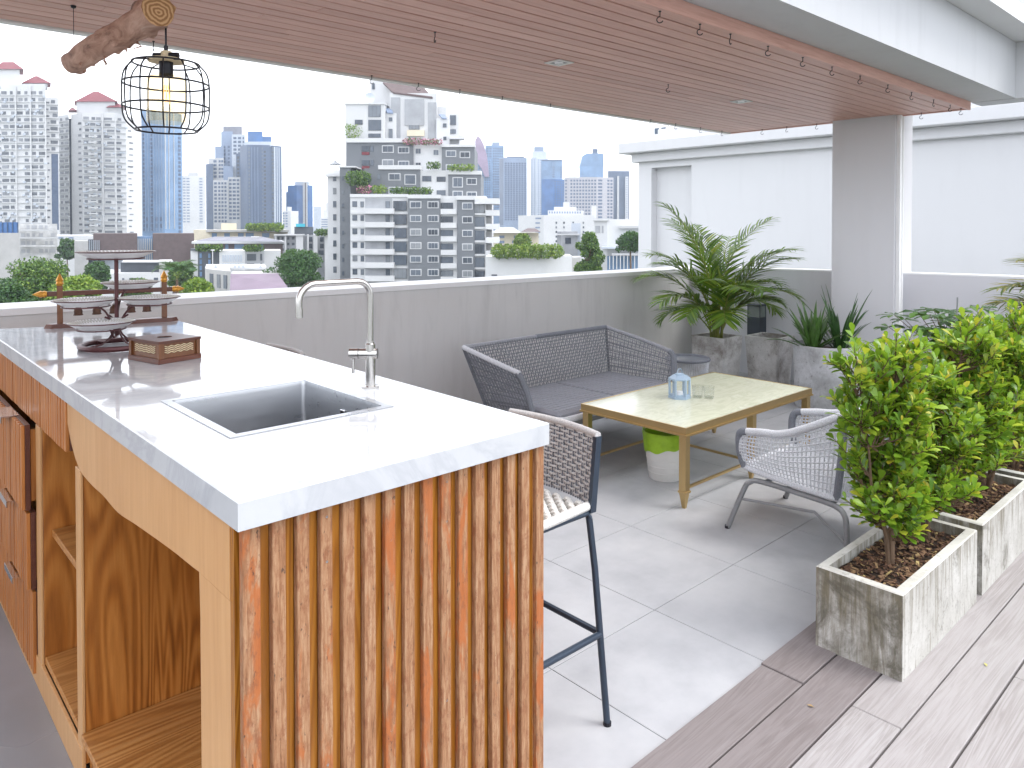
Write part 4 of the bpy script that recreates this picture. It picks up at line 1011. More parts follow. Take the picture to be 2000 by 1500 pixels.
def shrub(loc, h, rad, seed, label, nb=60, par_group='ficus shrubs in the concrete planters', leafL=.05, dens=1.0, lean=(0,0)):
    rr = random.Random(seed)
    t = thing('ficus_shrub', label, 'shrub', loc, 0, par_group)
    tw = MB(); stems = MB()
    P_, D_, N_, L_, W_ = [], [], [], [], []
    ntr = 3
    tops = []
    for s in range(ntr):
        a = rr.uniform(0,6.28); off = .012 if s else 0
        q = [Vector((off*math.cos(a),off*math.sin(a),0))]
        spread = rr.uniform(.04,.13)*(1 if s else .4)
        for k in range(1,7):
            f = k/6; q.append(Vector((q[0].x+spread*f*math.cos(a)+rr.uniform(-.012,.012)+lean[0]*f, q[0].y+spread*f*math.sin(a)+rr.uniform(-.012,.012)+lean[1]*f, h*f*(.97 if s == 0 else rr.uniform(.74,.95)))))
        stems.tube(q, [.011*(1-.75*k/6)*(1 if s == 0 else .8) for k in range(7)], 7)
        tops.append(q)
    def twig(p, d, ln, n):
        q = p + d*ln*.5 + Vector((0,0,.12*ln)); e = p + d*ln + Vector((0,0,.35*ln))
        tw.tube([p,q,e], [.0032,.0022,.001], 4, cap=False)
        for k in range(n):
            f = .25+.75*(k+rr.random())/n; c = p.lerp(q,f*2) if f < .5 else q.lerp(e,(f-.5)*2)
            ad = (e-p).normalized(); az = k*2.4+rr.uniform(-.4,.4)
            o1 = ad.orthogonal().normalized(); o2 = ad.cross(o1)
            out = (o1*math.cos(az)+o2*math.sin(az)); dd = (out*.75+ad*(.35+.5*f)+Vector((0,0,.18))).normalized()
            up = (Vector((0,0,1))*.8 + ad*.5 - dd*.1)
            P_.append(c); D_.append(dd); N_.append(up + Vector((rr.uniform(-.3,.3),rr.uniform(-.3,.3),0))); l_ = leafL*rr.uniform(.5,1.25); L_.append(l_); W_.append(l_*rr.uniform(.20,.27))
    for k in range(int(nb*1.45)):
        q = tops[k % ntr]; f = rr.random()**.95*.86+.11
        i = min(5, int(f*6)); p = q[i].lerp(q[i+1], f*6-i)
        env = rad*(1.25-.75*f)
        az = rr.uniform(0,6.28); el = rr.uniform(.25,.85)
        d = Vector((math.cos(az)*math.cos(el),math.sin(az)*math.cos(el),math.sin(el)))
        ln = env*rr.uniform(.5,1.1)
        e = p + d*ln; m_ = p + d*ln*.5 + Vector((0,0,-.01))
        tw.tube([p,m_,e], [.0048,.0036,.002], 5, cap=False)
        for j in range(5):
            g_ = .2+.8*j/4+rr.uniform(-.08,.08); c = p.lerp(e, min(1,g_))
            az2 = az+rr.uniform(-1.3,1.3); el2 = rr.uniform(.1,1.0)
            twig(c, Vector((math.cos(az2)*math.cos(el2),math.sin(az2)*math.cos(el2),math.sin(el2))), rr.uniform(.045,.115), rr.randint(8,12))
    for q in tops:
        for j in range(5): 
            az2 = rr.uniform(0,6.28); twig(q[-1]-Vector((0,0,.03*j)), Vector((math.cos(az2)*.5,math.sin(az2)*.5,.8)).normalized(), .09, 10)
    stems.build('trunk', M['twig'], t, True); stuff(tw.build('twigs', M['twig'], t))
    leaves_mesh('foliage', M['ficus'], t, P_, D_, N_, L_, W_, OBOV)
    return t
def planter(loc, lx, ly, h, label):
    t = thing('planter', label, 'planter', loc, 0, 'long concrete planters on the deck edge')
    th = .034
    b = MB(); V = []
    def rg(x0,x1,y0,y1,z): return [(x0,y0,z),(x1,y0,z),(x1,y1,z),(x0,y1,z)]
    ch = .004
    V = rg(0,lx,0,ly,0)+rg(0,lx,0,ly,h-ch)+rg(ch,lx-ch,ch,ly-ch,h)+rg(th,lx-th,th,ly-th,h)+rg(th,lx-th,th,ly-th,h-.12)
    b.add(V, [(3,2,1,0)]+[(r*4+i,r*4+(i+1)%4,(r+1)*4+(i+1)%4,(r+1)*4+i) for r in range(4) for i in range(4)]); o = b.build('box', M['planter'], t)
    me = o.data; me.materials.append(M['pot_rim'])
    for p in me.polygons:
        if p.center.z > h-.003: p.material_index = 1
    b = MB(); nx, ny = 22, 9; rr = random.Random(int(loc[0]*100))
    for j in range(ny+1):
        for i in range(nx+1):
            x = lerp(th-.001,lx-th+.001,i/nx); y = lerp(th-.001,ly-th+.001,j/ny); b.v.append((x,y,h-.042+.016*mnoise.noise(Vector((x*9,y*9,loc[0])))+rr.uniform(-.003,.003)))
    for j in range(ny):
        for i in range(nx): b.f.append((j*(nx+1)+i,j*(nx+1)+i+1,(j+1)*(nx+1)+i+1,(j+1)*(nx+1)+i))
    b.build('soil', M['soil'], t, True)
    b = MB()
    for k in range(900):
        x = rr.uniform(th+.01,lx-th-.01); y = rr.uniform(th+.01,ly-th-.01); a = rr.uniform(0,6.28); l_ = rr.uniform(.008,.03); w_ = l_*rr.uniform(.15,.5)
        u = Vector((math.cos(a),math.sin(a),rr.uniform(-.4,.4)))*l_; v_ = Vector((-math.sin(a),math.cos(a),rr.uniform(-.4,.4)))*w_
        b.obox(Vector((x,y,h-.038+.016*mnoise.noise(Vector((x*9,y*9,loc[0])))+rr.uniform(0,.006)))-u*.5-v_*.5, u, v_, Vector((0,0,rr.uniform(.001,.004))))
    stuff(b.build('bark_mulch', M['chips'], t))
    return t
PL = [(2.722,'nearest mossy concrete planter box with two shrubs, corner towards the camera'),(3.615,'second concrete planter box, right behind the nearest one'),(4.51,'farthest concrete planter box, mostly hidden by the other shrubs')]
for x, lab in PL: planter((x,.965,.013), .82, .308, .305, lab)
shrub((3.01,1.11,.272), .84, .115, 31, 'tall glossy ficus shrub at the near end of the nearest planter', 56)
shrub((3.385,1.115,.272), .68, .15, 32, 'lower ficus shrub at the far end of the nearest planter', 50)
shrub((3.87,1.13,.272), .80, .20, 33, 'ficus shrub at the near end of the second planter', 56)
shrub((4.22,1.12,.272), .82, .20, 34, 'ficus shrub at the far end of the second planter', 50)
shrub((4.74,1.12,.272), .80, .20, 35, 'ficus shrub at the near end of the farthest planter', 46)
shrub((5.10,1.12,.272), .80, .20, 36, 'last ficus shrub, by the right edge of the picture', 42)

def round_pot(loc, r, h, name, label, m=None, taper=.92):
    t = thing(name, label, 'plant pot', loc)
    b = MB(); b.lathe([(0,0),(r*taper,0),(r*taper+.004,.006),(r,h-.006),(r-.005,h),(r-.032,h),(r-.036,h-.006),(r-.036,h-.07)], 48); b.build('pot', m or M['pot_round'], t, True)
    b = MB(); b.lathe([(0,h-.045),(r*.5,h-.05),(r-.034,h-.055)], 32); b.build('soil', M['soil'], t, True)
    return t
def square_pot(loc, s, h, label):
    t = thing('square_pot', label, 'plant pot', loc, 0, 'square concrete pots in the corner')
    th = .028; tp = .03
    def rg(a, c, z): return [(a,a,z),(c,a,z),(c,c,z),(a,c,z)]
    V = rg(tp,s-tp,0)+rg(0,s,h-.004)+rg(.004,s-.004,h)+rg(th,s-th,h)+rg(th,s-th,h-.15)
    b = MB(); b.add(V, [(3,2,1,0)]+[(r*4+i,r*4+(i+1)%4,(r+1)*4+(i+1)%4,(r+1)*4+i) for r in range(4) for i in range(4)]); b.build('pot', M['pot'], t)
    b = MB(); b.box(th,s-th,th,s-th,h-.2,h-.05 if 'palm' in label else h-.12); b.build('soil', M['soil'], t)
    return t
square_pot((6.34,3.90,0), .36, .50, 'square stained concrete pot from which the feathery palm grows')
square_pot((6.725,3.545,0), .345, .50, 'empty square concrete pot between the palm and the round pot')
round_pot((6.47,2.955,0), .272, .55, 'round_pot', 'large round weathered concrete pot in front of the column')

LEAFLET = [(0,.25,0),(.3,1,.02),(.7,.8,-.05),(1,0,-.16)]
def palm(loc, label, name, fronds, mat, seed, group=None, leafscale=1.0):
    t = thing(name, label, 'palm', loc, 0, group); rr = random.Random(seed)
    for (az, ln, lean, droop) in fronds:
        a = R(az); hd_ = Vector((math.cos(a),math.sin(a),0)); p = Vector((rr.uniform(-.06,.06),rr.uniform(-.06,.06),0)); pts = [p.copy()]; n = 18
        ang = R(90-lean*.35); 
        for k in range(n):
            f = k/n; ang = R(90 - lean*(.35+.65*f) - droop*f*f)
            p = p + (hd_*math.cos(ang)+Vector((0,0,1))*math.sin(ang))*(ln/n); pts.append(p.copy())
        b = MB(); b.tube(pts, [lerp(.0085,.0018,k/n) for k in range(n+1)], 6); fr = b.build('frond', M['palm_stem'], t, True)
        P_,D_,N_,L_,W_ = [],[],[],[],[]
        m_ = 30
        for k in range(m_):
            f = .36+.64*(k+.5)/m_; i = min(n-1,int(f*n)); c = pts[i].lerp(pts[i+1], f*n-i); tg = (pts[i+1]-pts[i]).normalized()
            sd_ = tg.cross(Vector((0,0,1))); sd_ = sd_.normalized() if sd_.length > .05 else hd_.cross(Vector((0,0,1)))
            up = sd_.cross(tg)
            prof_ = math.sin(math.pi*min(1,(f-.36)/.64*.85+.15))**.7
            for s in (-1,1):
                P_.append(c); D_.append(sd_*s*.72+tg*.75+up*rr.uniform(.0,.35)+Vector((0,0,-.15))); N_.append(up+sd_*s*-.3); L_.append(leafscale*(.10+.17*prof_)*rr.uniform(.85,1.1)); W_.append(.0098*leafscale*rr.uniform(.8,1.15))
        leaves_mesh('leaflets', mat, fr, P_, D_, N_, L_, W_, LEAFLET)
    for k in range(9):
        a = rr.uniform(0,6.28); r_ = rr.uniform(.02,.075); b = MB(); b.tube([(r_*math.cos(a),r_*math.sin(a),-.04),(r_*1.25*math.cos(a),r_*1.25*math.sin(a),.18),(r_*1.7*math.cos(a),r_*1.7*math.sin(a),.40)], [.012,.009,.005], 6); b.build('cane', M['palm_stem'], t, True)
    return t
# azimuths: image left is about 137 deg, image right about -42, towards the camera about 227
fr = [(140,1.52,17,38),(150,1.22,32,62),(125,1.10,44,75),(160,.92,54,80),(-40,1.42,13,58),(-35,1.30,36,58),(-55,1.05,55,85),(-42,1.25,46,50),(-30,.90,70,78),(60,1.35,18,50),(90,1.4,16,50),(20,1.3,22,60),
      (227,.95,35,80),(200,.95,32,70),(250,.95,38,80),(-80,.98,38,75),(180,.78,56,90),(110,1.1,30,70),(300,.82,50,80),(140,.7,66,85),(-60,1.1,20,60),(215,.72,55,95)]
palm((6.52,4.08,.45), 'feathery areca palm in the corner pot against the white wall', 'areca_palm', fr, M['palm'], 4, None, 1.15)
fr = [(140,1.15,40,58),(135,1.22,48,60),(150,1.25,34,50),(120,1.1,52,66),(128,1.2,30,52),(165,.8,60,70),(100,.9,45,60),(60,.9,40,60),(-40,.9,40,60),(230,.8,50,70),(180,.7,75,80)]
round_pot((6.92,.98,.013), .2, .40, 'round_pot', 'round concrete pot of the yellowing palm at the right edge', M['pot_round'])
palm((6.92,.98,.42), 'yellowing palm reaching in at the right edge of the picture', 'yellow_palm', fr, M['palm_pale'], 9, None, 1.25)

# strap-leaved plants in the round pot: every leaf its own part
def strap_plant(loc, label, name, n, L0, L1, wd, m, seed, spread):
    t = thing(name, label, 'plant', loc); rr = random.Random(seed)
    for k in range(n):
        a = rr.uniform(0,6.28); ln = rr.uniform(L0,L1); hd_ = Vector((math.cos(a),math.sin(a),0)); p = hd_*rr.uniform(0,.05); V = []; F_ = []
        lean = rr.uniform(6,spread); bend = rr.uniform(0,45)*(lean/spread); N_ = 8; sd_ = Vector((-hd_.y,hd_.x,0))
        for i in range(N_+1):
            f = i/N_; ang = R(90-lean-bend*f*f*1.2); w_ = wd*(.55+.45*math.sin(min(1,f*1.6)*math.pi*.5))*(1-f**3)*rr.uniform(.97,1.03)
            nr = hd_*-math.sin(ang)+Vector((0,0,1))*math.cos(ang)
            V += [p-sd_*w_+nr*w_*.35, p, p+sd_*w_+nr*w_*.35, p-nr*.0015-nr*w_*.05]
            p = p + (hd_*math.cos(ang)+Vector((0,0,1))*math.sin(ang))*ln/N_
        for i in range(N_):
            o = i*4; q = o+4; F_ += [(o,o+1,q+1,q),(o+1,o+2,q+2,q+1),(o+2,o+3,q+3,q+2),(o+3,o,q,q+3)]
        b = MB(); b.add(V, F_); b.build('leaf', m, t, True)
    return t
strap_plant((6.36,3.02,.50), 'bushy dark strap-leaved plant on the left of the round pot', 'strap_plant', 44, .26,.46, .022, M['snake2'], 61, 66)
strap_plant((6.54,2.86,.50), 'spiky upright strap-leaved plant on the right of the round pot', 'strap_plant', 34, .32,.60, .018, M['snake'], 62, 52)

# dark broad-leaved plant behind the shrubs
round_pot((5.62,1.68,0), .17, .36, 'round_pot', 'round concrete pot under the dark umbrella plant, hidden by shrubs', M['pot_round'])
t = thing('umbrella_plant', 'dark green umbrella plant standing behind the bright ficus shrubs', 'plant', (5.62,1.68,.36)); rr = random.Random(77)
st = MB(); P_,D_,N_,L_,W_ = [],[],[],[],[]
for k in range(64):
    az = rr.uniform(0,6.28); hgt = rr.uniform(.30,.70); r_ = rr.uniform(.05,.46); e = Vector((r_*math.cos(az),r_*math.sin(az),hgt))
    st.tube([(0,0,0),(e.x*.25,e.y*.25,hgt*.6),tuple(e)], [.006,.004,.002], 5, cap=False)
    for j in range(8):
        a2 = j*math.pi/4+rr.uniform(-.2,.2); P_.append(e); D_.append((math.cos(a2),math.sin(a2),rr.uniform(-.35,.15))); N_.append((rr.uniform(-.3,.3),rr.uniform(-.3,.3),1)); L_.append(rr.uniform(.09,.14)); W_.append(rr.uniform(.018,.026))
st.build('stems', M['twig'], t); leaves_mesh('foliage', M['schef'], t, P_, D_, N_, L_, W_, OBOV)
b = MB(); b.tube([(0,0,0),(.02,-.01,.75)], .005, 6); b.build('stake', M['frame_grey'], t)

# small wall box behind the empty pot
t = thing('wall_lantern', 'small dark slate wall lantern on the parapet behind the empty pot', 'wall lantern', (7.296,4.045,.36))
b = MB(); b.box(-.13,0,-.075,.075,0,.27,.003); b.build('housing', M['slate_box'], t)
b = MB(); b.box(-.122,-.004,-.068,.068,.2705,.385); b.build('diffuser', plain('smoked_glass', (.22,.25,.24), .15, var=.2), t)
b = MB(); b.box(-.13,0,-.075,.075,.386,.405,.002)
for sx in (-.129,-.006):
    for sy in (-.073,.067): b.box(sx,sx+.006,sy,sy+.006,.27,.387)
b.build('cap', M['slate_box'], t)

# dry leaves dropped on the boards
def fallen(loc, rz, col, lab):
    b = MB(); b.add([(-.012,0,.001),(-.002,-.006,.004),(.012,0,.002),(-.002,.006,.0045),(0,0,.0015)], [(0,1,4),(1,2,4),(2,3,4),(3,0,4)])
    tag(b.build('fallen_leaf', plain('dry_leaf_'+lab[:6].strip(), col, .7, var=.3, scale=80), None, True, loc=loc, rz=rz), lab, 'leaf', 'dry leaves on the deck')
fallen((3.05,.80,.0145), .6, (.45,.42,.16), 'tiny yellowish leaf on the pale deck board beside the nearest planter')
fallen((2.36,1.12,.0145), 1.9, (.30,.20,.09), 'tiny brown leaf on the dark deck boards in front of the planter')

# ---------------------------------------------------------------- the city beyond the parapet
C_ = {}
def cm(n, col, rough=.6, var=.06, scale=.4, spec=None): C_[n] = plain('city_'+n, col, rough, 0, var, scale, spec); return C_[n]
cm('white', (.52,.525,.535), var=.05, scale=.15); cm('white2', (.41,.415,.425), scale=.2); cm('cream', (.58,.52,.40)); cm('grey', (.125,.135,.15), var=.04); cm('pale', (.42,.46,.52))
cm('glass', (.045,.06,.085), .15, .5, .3)
def wmat():
    t = NT('city_window_glass'); oi = t.n('ObjectInfo'); c = t.ramp(oi.outputs['Random'], [(0,(.025,.032,.045)),(.4,(.055,.07,.095)),(.75,(.11,.13,.16)),(1,(.24,.25,.26))]); n = t.noise(t.coord(rnd=True), .7, 3); c = t.mix(t.ramp(n, [(.4,(0,0,0)),(.65,(.5,)*3)]), c, (.10,.12,.15)); return t.set(c, .15)
C_['glass'] = wmat()
def wlight():
    t = NT('city_window_far'); oi = t.n('ObjectInfo'); c = t.ramp(oi.outputs['Random'], [(0,(.04,.047,.06)),(.5,(.09,.10,.12)),(1,(.22,.23,.25))]); n = t.noise(t.coord(rnd=True), .9, 3); c = t.mix(t.ramp(n, [(.4,(0,0,0)),(.65,(.5,)*3)]), c, (.15,.165,.19)); return t.set(c, .3)
C_['wlight'] = wlight(); cm('glassb', (.03,.12,.32), .15, .25, .1); cm('glassl', (.13,.22,.36), .2, .2, .1); cm('slateb', (.045,.075,.14), .3, .15, .1)
cm('mid', (.17,.22,.32), .4, .1, .1); cm('red', (.15,.018,.028), .6, .2); cm('brown', (.10,.07,.07), .7, .15, 1); cm('lilac', (.165,.125,.165), .7, .1); cm('slate', (.06,.07,.085), .6, .15); cm('roofgrey', (.17,.17,.20), .7, .15); cm('pink', (.36,.35,.38), .5)
cm('conc', (.37,.365,.36), .8, .08, .5); cm('turq', (.03,.36,.46), .5); cm('oldwhite', (.43,.43,.43), .8, .25, .6); cm('purple', (.26,.18,.27), .35, .2, .1); cm('balc', (.30,.31,.33), .7, .1, .5)
def xy(px, d): v = at(px, HOR, d); return (v.x, v.y)
class Bld:
    def __init__(s, name, label, pts, ytop, mat, depth=15, cat='building', group=None, ybase=None, d=None):
        s.d = d or pts[0][1]; s.pts = pts
        a = xy(*pts[0]); s.loc = Vector((a[0], a[1], 0)); s.mat = mat
        s.t = thing(name, label, cat, s.loc, 0, group)
        s.mass(pts, ytop, mat, depth, ybase=ybase)
        s.cache = {}
    def foot(s, pts, depth):
        fr = [Vector(xy(*p)) for p in pts]; dv = Vector((FW.x,FW.y)); 
        m = (fr[0]+fr[-1])/2; dv = m.normalized()
        return fr + [fr[-1]+dv*depth, fr[0]+dv*depth]
    def mass(s, pts, ytop, mat, depth=15, ybase=None, name='wall', d=None):
        d = d or min(p[1] for p in pts); z1 = zy(ytop, d); z0 = GZ if ybase is None else zy(ybase, d)
        b = MB(); b.prism([(p.x-s.loc.x, p.y-s.loc.y) for p in s.foot(pts, depth)], z0, z1)
        return b.build(name, C_[mat], s.t)
    def facet(s, i, pts=None):
        pts = pts or s.pts; return pts[i], pts[i+1]
    def wins(s, seg, cols, y0, dy, n, hp, mat='wlight', frame=None, name='window', proud=.12, skip=None, single=False, jit=True):
        """cols: px ranges on the facet; rows: first top y, pitch, count, height, all as seen at the facet"""
        (pa,da),(pb,db) = seg; A2 = Vector(xy(pa,da)); B2 = Vector(xy(pb,db)); e = (B2-A2); ln = e.length; e = e/ln
        nr = Vector((e.y,-e.x)); 
        if nr.dot(A2) > 0: nr = -nr
        ang = math.atan2(e.y, e.x); dm = (da+db)/2
        joint = MB() if single else None
        for ci, (c0, c1) in enumerate(cols):
            f0, f1 = (c0-pa)/(pb-pa), (c1-pa)/(pb-pa)
            # perspective-correct position along the facet
            f0 = f0*da/(f0*da+(1-f0)*db); f1 = f1*da/(f1*da+(1-f1)*db)
            w_ = (f1-f0)*ln; p = A2+e*(f0*ln)
            for r_ in range(n):
                if skip and skip(ci, r_): continue
                zt = zy(y0+r_*dy, dm); h_ = hp*dm/FPX; zb = zt-h_
                base = Vector((p.x-s.loc.x, p.y-s.loc.y, zb))
                if single:
                    o = base+Vector((nr.x,nr.y,0))*.001
                    joint.obox(o, Vector((e.x,e.y,0))*w_, Vector((nr.x,nr.y,0))*proud, (0,0,h_)); continue
                vk = random.Random(int(c0*31+r_*17)).choice((0,0,1,2,3)) if (jit and w_ > 1.2) else 0
                ww, off = ((w_,0),(w_*.78,0),(w_*.70,w_*.3),(w_*.55,w_*.1))[vk]
                base = base + Vector((e.x,e.y,0))*off
                key = (round(ww,2), round(h_,2), mat, frame, name)
                if key not in s.cache:
                    fw_ = .16 if frame else 0
                    b = MB(); b.box(-fw_, ww+fw_, -proud, 0, -fw_, h_+fw_)
                    o = b.build(name, C_[frame or mat], s.t); me = o.data; bpy.data.objects.remove(o); me2 = None
                    if frame:
                        b = MB(); b.box(0,ww*.48,-proud-.05,-proud-.002,0,h_); b.box(ww*.52,ww,-proud-.05,-proud-.002,0,h_); o = b.build('pane', C_[mat], s.t); me2 = o.data; bpy.data.objects.remove(o)
                    s.cache[key] = (me, me2)
                me, me2 = s.cache[key]
                o = link(name, me, s.t, base, ang if nr.dot(Vector((e.y,-e.x))) > 0 else ang+math.pi)
                if me2: link('pane', me2, o)
        if single: stuff(joint.build('window_grid', C_[mat], s.t))
    def hip(s, px0, px1, yb, yt, d, depth, mat='red', over=0.0, ridge=.0):
        a, c = Vector(xy(px0,d)), Vector(xy(px1,d)); dv = ((a+c)/2).normalized(); l = (c-a); z0, z1 = zy(yb,d), zy(yt,d)
        q = [a-l*over-dv*over, c+l*over-dv*over, c+l*over+dv*depth, a-l*over+dv*depth]; m = (q[0]+q[1]+q[2]+q[3])/4; rd = l*ridge/2
        V = [(p.x-s.loc.x,p.y-s.loc.y,z0) for p in q]+[(m.x-rd.x-s.loc.x,m.y-rd.y-s.loc.y,z1),(m.x+rd.x-s.loc.x,m.y+rd.y-s.loc.y,z1)]
        b = MB(); b.add(V, [(0,1,5,4),(1,2,5),(2,3,4,5),(3,0,4),(3,2,1,0)]); return b.build('roof', C_[mat], s.t)

# leftmost white tower
d = 335
B = Bld('apartment_tower', 'tall white apartment tower with red hipped roofs at the left edge', [(-70,d+16),(-2,d),(91,d)], 165, 'white', 24)
B.mass([(91,d+5),(117,d+7)], 190, 'white', 18)
B.mass([(0,d+4),(42,d+4)], 137, 'white', 12, 170); B.hip(-8,47,136,116,d+3,16,'red',.05,.4); B.mass([(50,d+5),(96,d+5)], 164, 'white2', 8, 172); B.hip(47,101,163,145,d+4,13,'red',.03,.1)
B.wins(((-2,d),(91,d)), [(6,19),(22,31),(36,47),(50,60),(64,76),(78,90)], 179, 13.1, 21, 6.0, skip=lambda c, r: c == 2 and r > 8)
B.wins(((-2,d),(91,d)), [(1,4)], 170, 13.1, 22, 5)
B.wins(((91,d+5),(117,d+7)), [(93,99)], 200, 13.1, 19, 3); B.wins(((91,d+5),(117,d+7)), [(101,115)], 196, 13.1, 8, 6.5)
B.wins(((91,d+5),(117,d+7)), [(102,115)], 301, 14, 1, 148, 'slateb', name='glazed_strip')
def ledges(B, seg, y0, dy, n, out_=.5, hp=1.6, mat='white2'):
    (pa,da),(pb,db) = seg; A2 = Vector(xy(pa,da)); B2 = Vector(xy(pb,db)); e = B2-A2; nr = Vector((e.y,-e.x)).normalized(); nr = nr if nr.dot(A2) < 0 else -nr
    for r_ in range(n):
        z = zy(y0+r_*dy,(da+db)/2); b = MB(); b.obox((A2.x-B.loc.x,A2.y-B.loc.y,z), (e.x,e.y,0), (nr.x*out_,nr.y*out_,0), (0,0,hp*da/FPX)); b.build('ledge', C_[mat], B.t)
def aircons(B, seg, y0, y1, n, seed):
    (pa,da),(pb,db) = seg; A2 = Vector(xy(pa,da)); B2 = Vector(xy(pb,db)); e = (B2-A2); nr = Vector((e.y,-e.x)).normalized(); nr = nr if nr.dot(A2) < 0 else -nr; rr = random.Random(seed)
    me = None
    for k in range(n):
        f = rr.random(); p = A2+e*f; z = zy(rr.uniform(y0,y1),da)
        b = MB(); b.obox((0,0,0), tuple(e.normalized()*1.0)+(0,), (nr.x*.7,nr.y*.7,0), (0,0,.8))
        if me is None: o = b.build('air_conditioner', C_['pale'], B.t); me = o.data
        else: o = link('air_conditioner', me, B.t)
        o.location = (p.x-B.loc.x, p.y-B.loc.y, z)
ledges(B, ((-2,d),(91,d)), 188, 13.1, 20); ledges(B, ((91,d+5),(117,d+7)), 206, 13.1, 8); aircons(B, ((-2,d),(91,d)), 185, 440, 60, 5)
for px in (32,61,90): B.mass([(px,d-.6),(px+2.2,d-.6)], 168, 'white', .7, name='pilaster')
# second white tower
d = 372
B = Bld('apartment_tower', 'white apartment tower with one red pyramid roof beside the blue glass tower', [(117,d+6),(137,d+2)], 224, 'white', 22)
W1 = [(137,d+9),(141,d+9)]; B.mass(W1, 232, 'slateb', 12)
W2 = [(141,d+3),(163,d),(201,d+3)]; B.mass(W2, 222, 'white', 22); W3 = [(201,d+3),(248,d+6)]; B.mass(W3, 220, 'white', 22); W4 = [(248,d+6),(278,d+14)]; B.mass(W4, 228, 'white', 14)
B.mass([(152,d+6),(227,d+6)], 198, 'white', 15, 224); B.hip(150,230,199,175,d+5,16,'red',.03,.12); B.mass([(213,d+5),(244,d+5)], 211, 'white2', 8, 222); B.hip(211,246,210,198,d+4,12,'red',.03,.15); B.hip(136,152,216,208,d+4,10,'red',.02,.15)
B.wins(((117,d+6),(137,d+2)), [(119,126),(128,136)], 231, 11.55, 20, 5)
B.wins(((163,d),(201,d+3)), [(165,176),(178,188),(190,199)], 229, 11.55, 20, 5.5)
B.wins(((141,d+3),(163,d)), [(155,161)], 240, 11.55, 19, 4)
B.wins(W3, [(205,225)], 231, 11.55, 20, 4.6); B.wins(W3, [(229,239)], 231, 11.55, 20, 4.6); B.wins(W4, [(251,261)], 256, 11.55, 18, 2.4)
ledges(B, ((117,d+6),(137,d+2)), 239, 11.55, 19); ledges(B, ((163,d),(201,d+3)), 237, 11.55, 19); ledges(B, W3, 238, 11.55, 19); aircons(B, ((163,d),(201,d+3)), 240, 445, 70, 6); aircons(B, W3, 240, 445, 25, 7)
for px in (201,226.5): B.mass([(px,d+1.6),(px+2.2,d+1.6)], 221, 'white', 1, name='pilaster')
# balconies of the second tower
for r_ in range(17):
    z = zy(266+11.55*r_, d); b = MB(); a = at(176,0,d-.6); c = at(192,0,d-.2); e = Vector((c.x-a.x,c.y-a.y,0)); nrm = Vector((e.y,-e.x,0)).normalized(); nrm = nrm if nrm.dot(a) < 0 else -nrm
    b.obox((a.x-B.loc.x,a.y-B.loc.y,z-.6), e, nrm*.9, (0,0,.7)); b.build('balcony', C_['white'], B.t)
# blue glass tower
d = 430
B = Bld('glass_tower', 'pale blue glass tower rising behind the caged pendant lamp', [(276,d),(322,d+4),(357,d+16)], 216, 'glassl', 24)
B.wins(((276,d),(322,d+4)), [(294,299),(280,284)], 262, 8.0, 24, 5.2, 'slateb', single=True); B.wins(((276,d),(322,d+4)), [(278+k*5.5,279+k*5.5) for k in range(8)], 222, 10, 1, 230, 'mid', single=True, proud=.3); B.wins(((322,d+4),(357,d+16)), [(349,354)], 258, 8.0, 25, 5, 'slateb', single=True); B.wins(((322,d+4),(357,d+16)), [(323,324.3),(330,331),(340,341)], 222, 10, 1, 225, 'white2', single=True, proud=.3)
B.wins(((276,d),(322,d+4)), [(286+9*k,290+9*k) for k in range(4)], 424, 13, 2, 8, 'slateb')
# thin white tower
d = 560
B = Bld('apartment_tower', 'slim white apartment tower between the blue glass and slate towers', [(356,d),(402,d+5)], 343, 'white', 18); B.mass([(368,d+4),(388,d+5)], 337, 'white2', 8, 345)
B.wins(((356,d),(402,d+5)), [(358,363),(365,371),(390,396)], 348, 5.6, 16, 2.2, 'mid', single=True)
# stepped slate cluster
d = 600
B = Bld('residential_tower', 'stepped grey and white high-rise with staggered boxes left of the slate tower', [(403,d),(417,d-2)], 320, 'slateb', 24)
for px0, px1, yt, dd, m in ((408,438,309,4,'white2'),(421,438,286,8,'mid'),(433,456,257,10,'mid'),(437,474,247,14,'roofgrey'),(454,480,263,6,'pale'),(437,456,324,2,'mid'),(446,470,346,-1,'white2'),(462,478,300,1,'slateb'),(417,446,352,-2,'white2')):
    B.mass([(px0,d+dd),(px1,d+dd)], yt, m, 14)
B.wins(((417,d-2),(446,d-2)), [(419,424),(427,431),(433,437),(439,443)], 356, 7.4, 11, 4.4, 'slateb', single=True)
B.wins(((408,d+4),(438,d+4)), [(418,424),(428,432),(433,437)], 313, 7.4, 5, 4.6, 'slateb', single=True); B.wins(((454,d+6),(480,d+6)), [(457,463),(466,472),(475,478)], 268, 7.4, 5, 4.4, 'slateb', single=True)
B.wins(((433,d+10),(456,d+10)), [(438,441),(446,450)], 285, 7.4, 6, 4.4, 'slateb', single=True); B.wins(((446,d-1),(470,d-1)), [(448,453),(455,461),(463,468)], 350, 7.4, 11, 4.2, 'slateb', single=True); B.wins(((462,d+1),(478,d+1)), [(464,468),(470,475)], 306, 7.4, 6, 4.4, 'glass', single=True)
d = 585
B = Bld('slate_tower', 'tall slate blue tower with bright blue rooftop boxes', [(470,d+8),(484,d),(514,d+1),(535,d+4),(551,d+12)], 283, 'slateb', 22)
B.mass([(485,d+4),(514,d+4)], 257, 'glassb', 12, 285); B.mass([(514,d+5),(531,d+5)], 267, 'glassb', 10, 285); B.mass([(480,d+3),(531,d+3)], 277, 'pale', 14, 286)
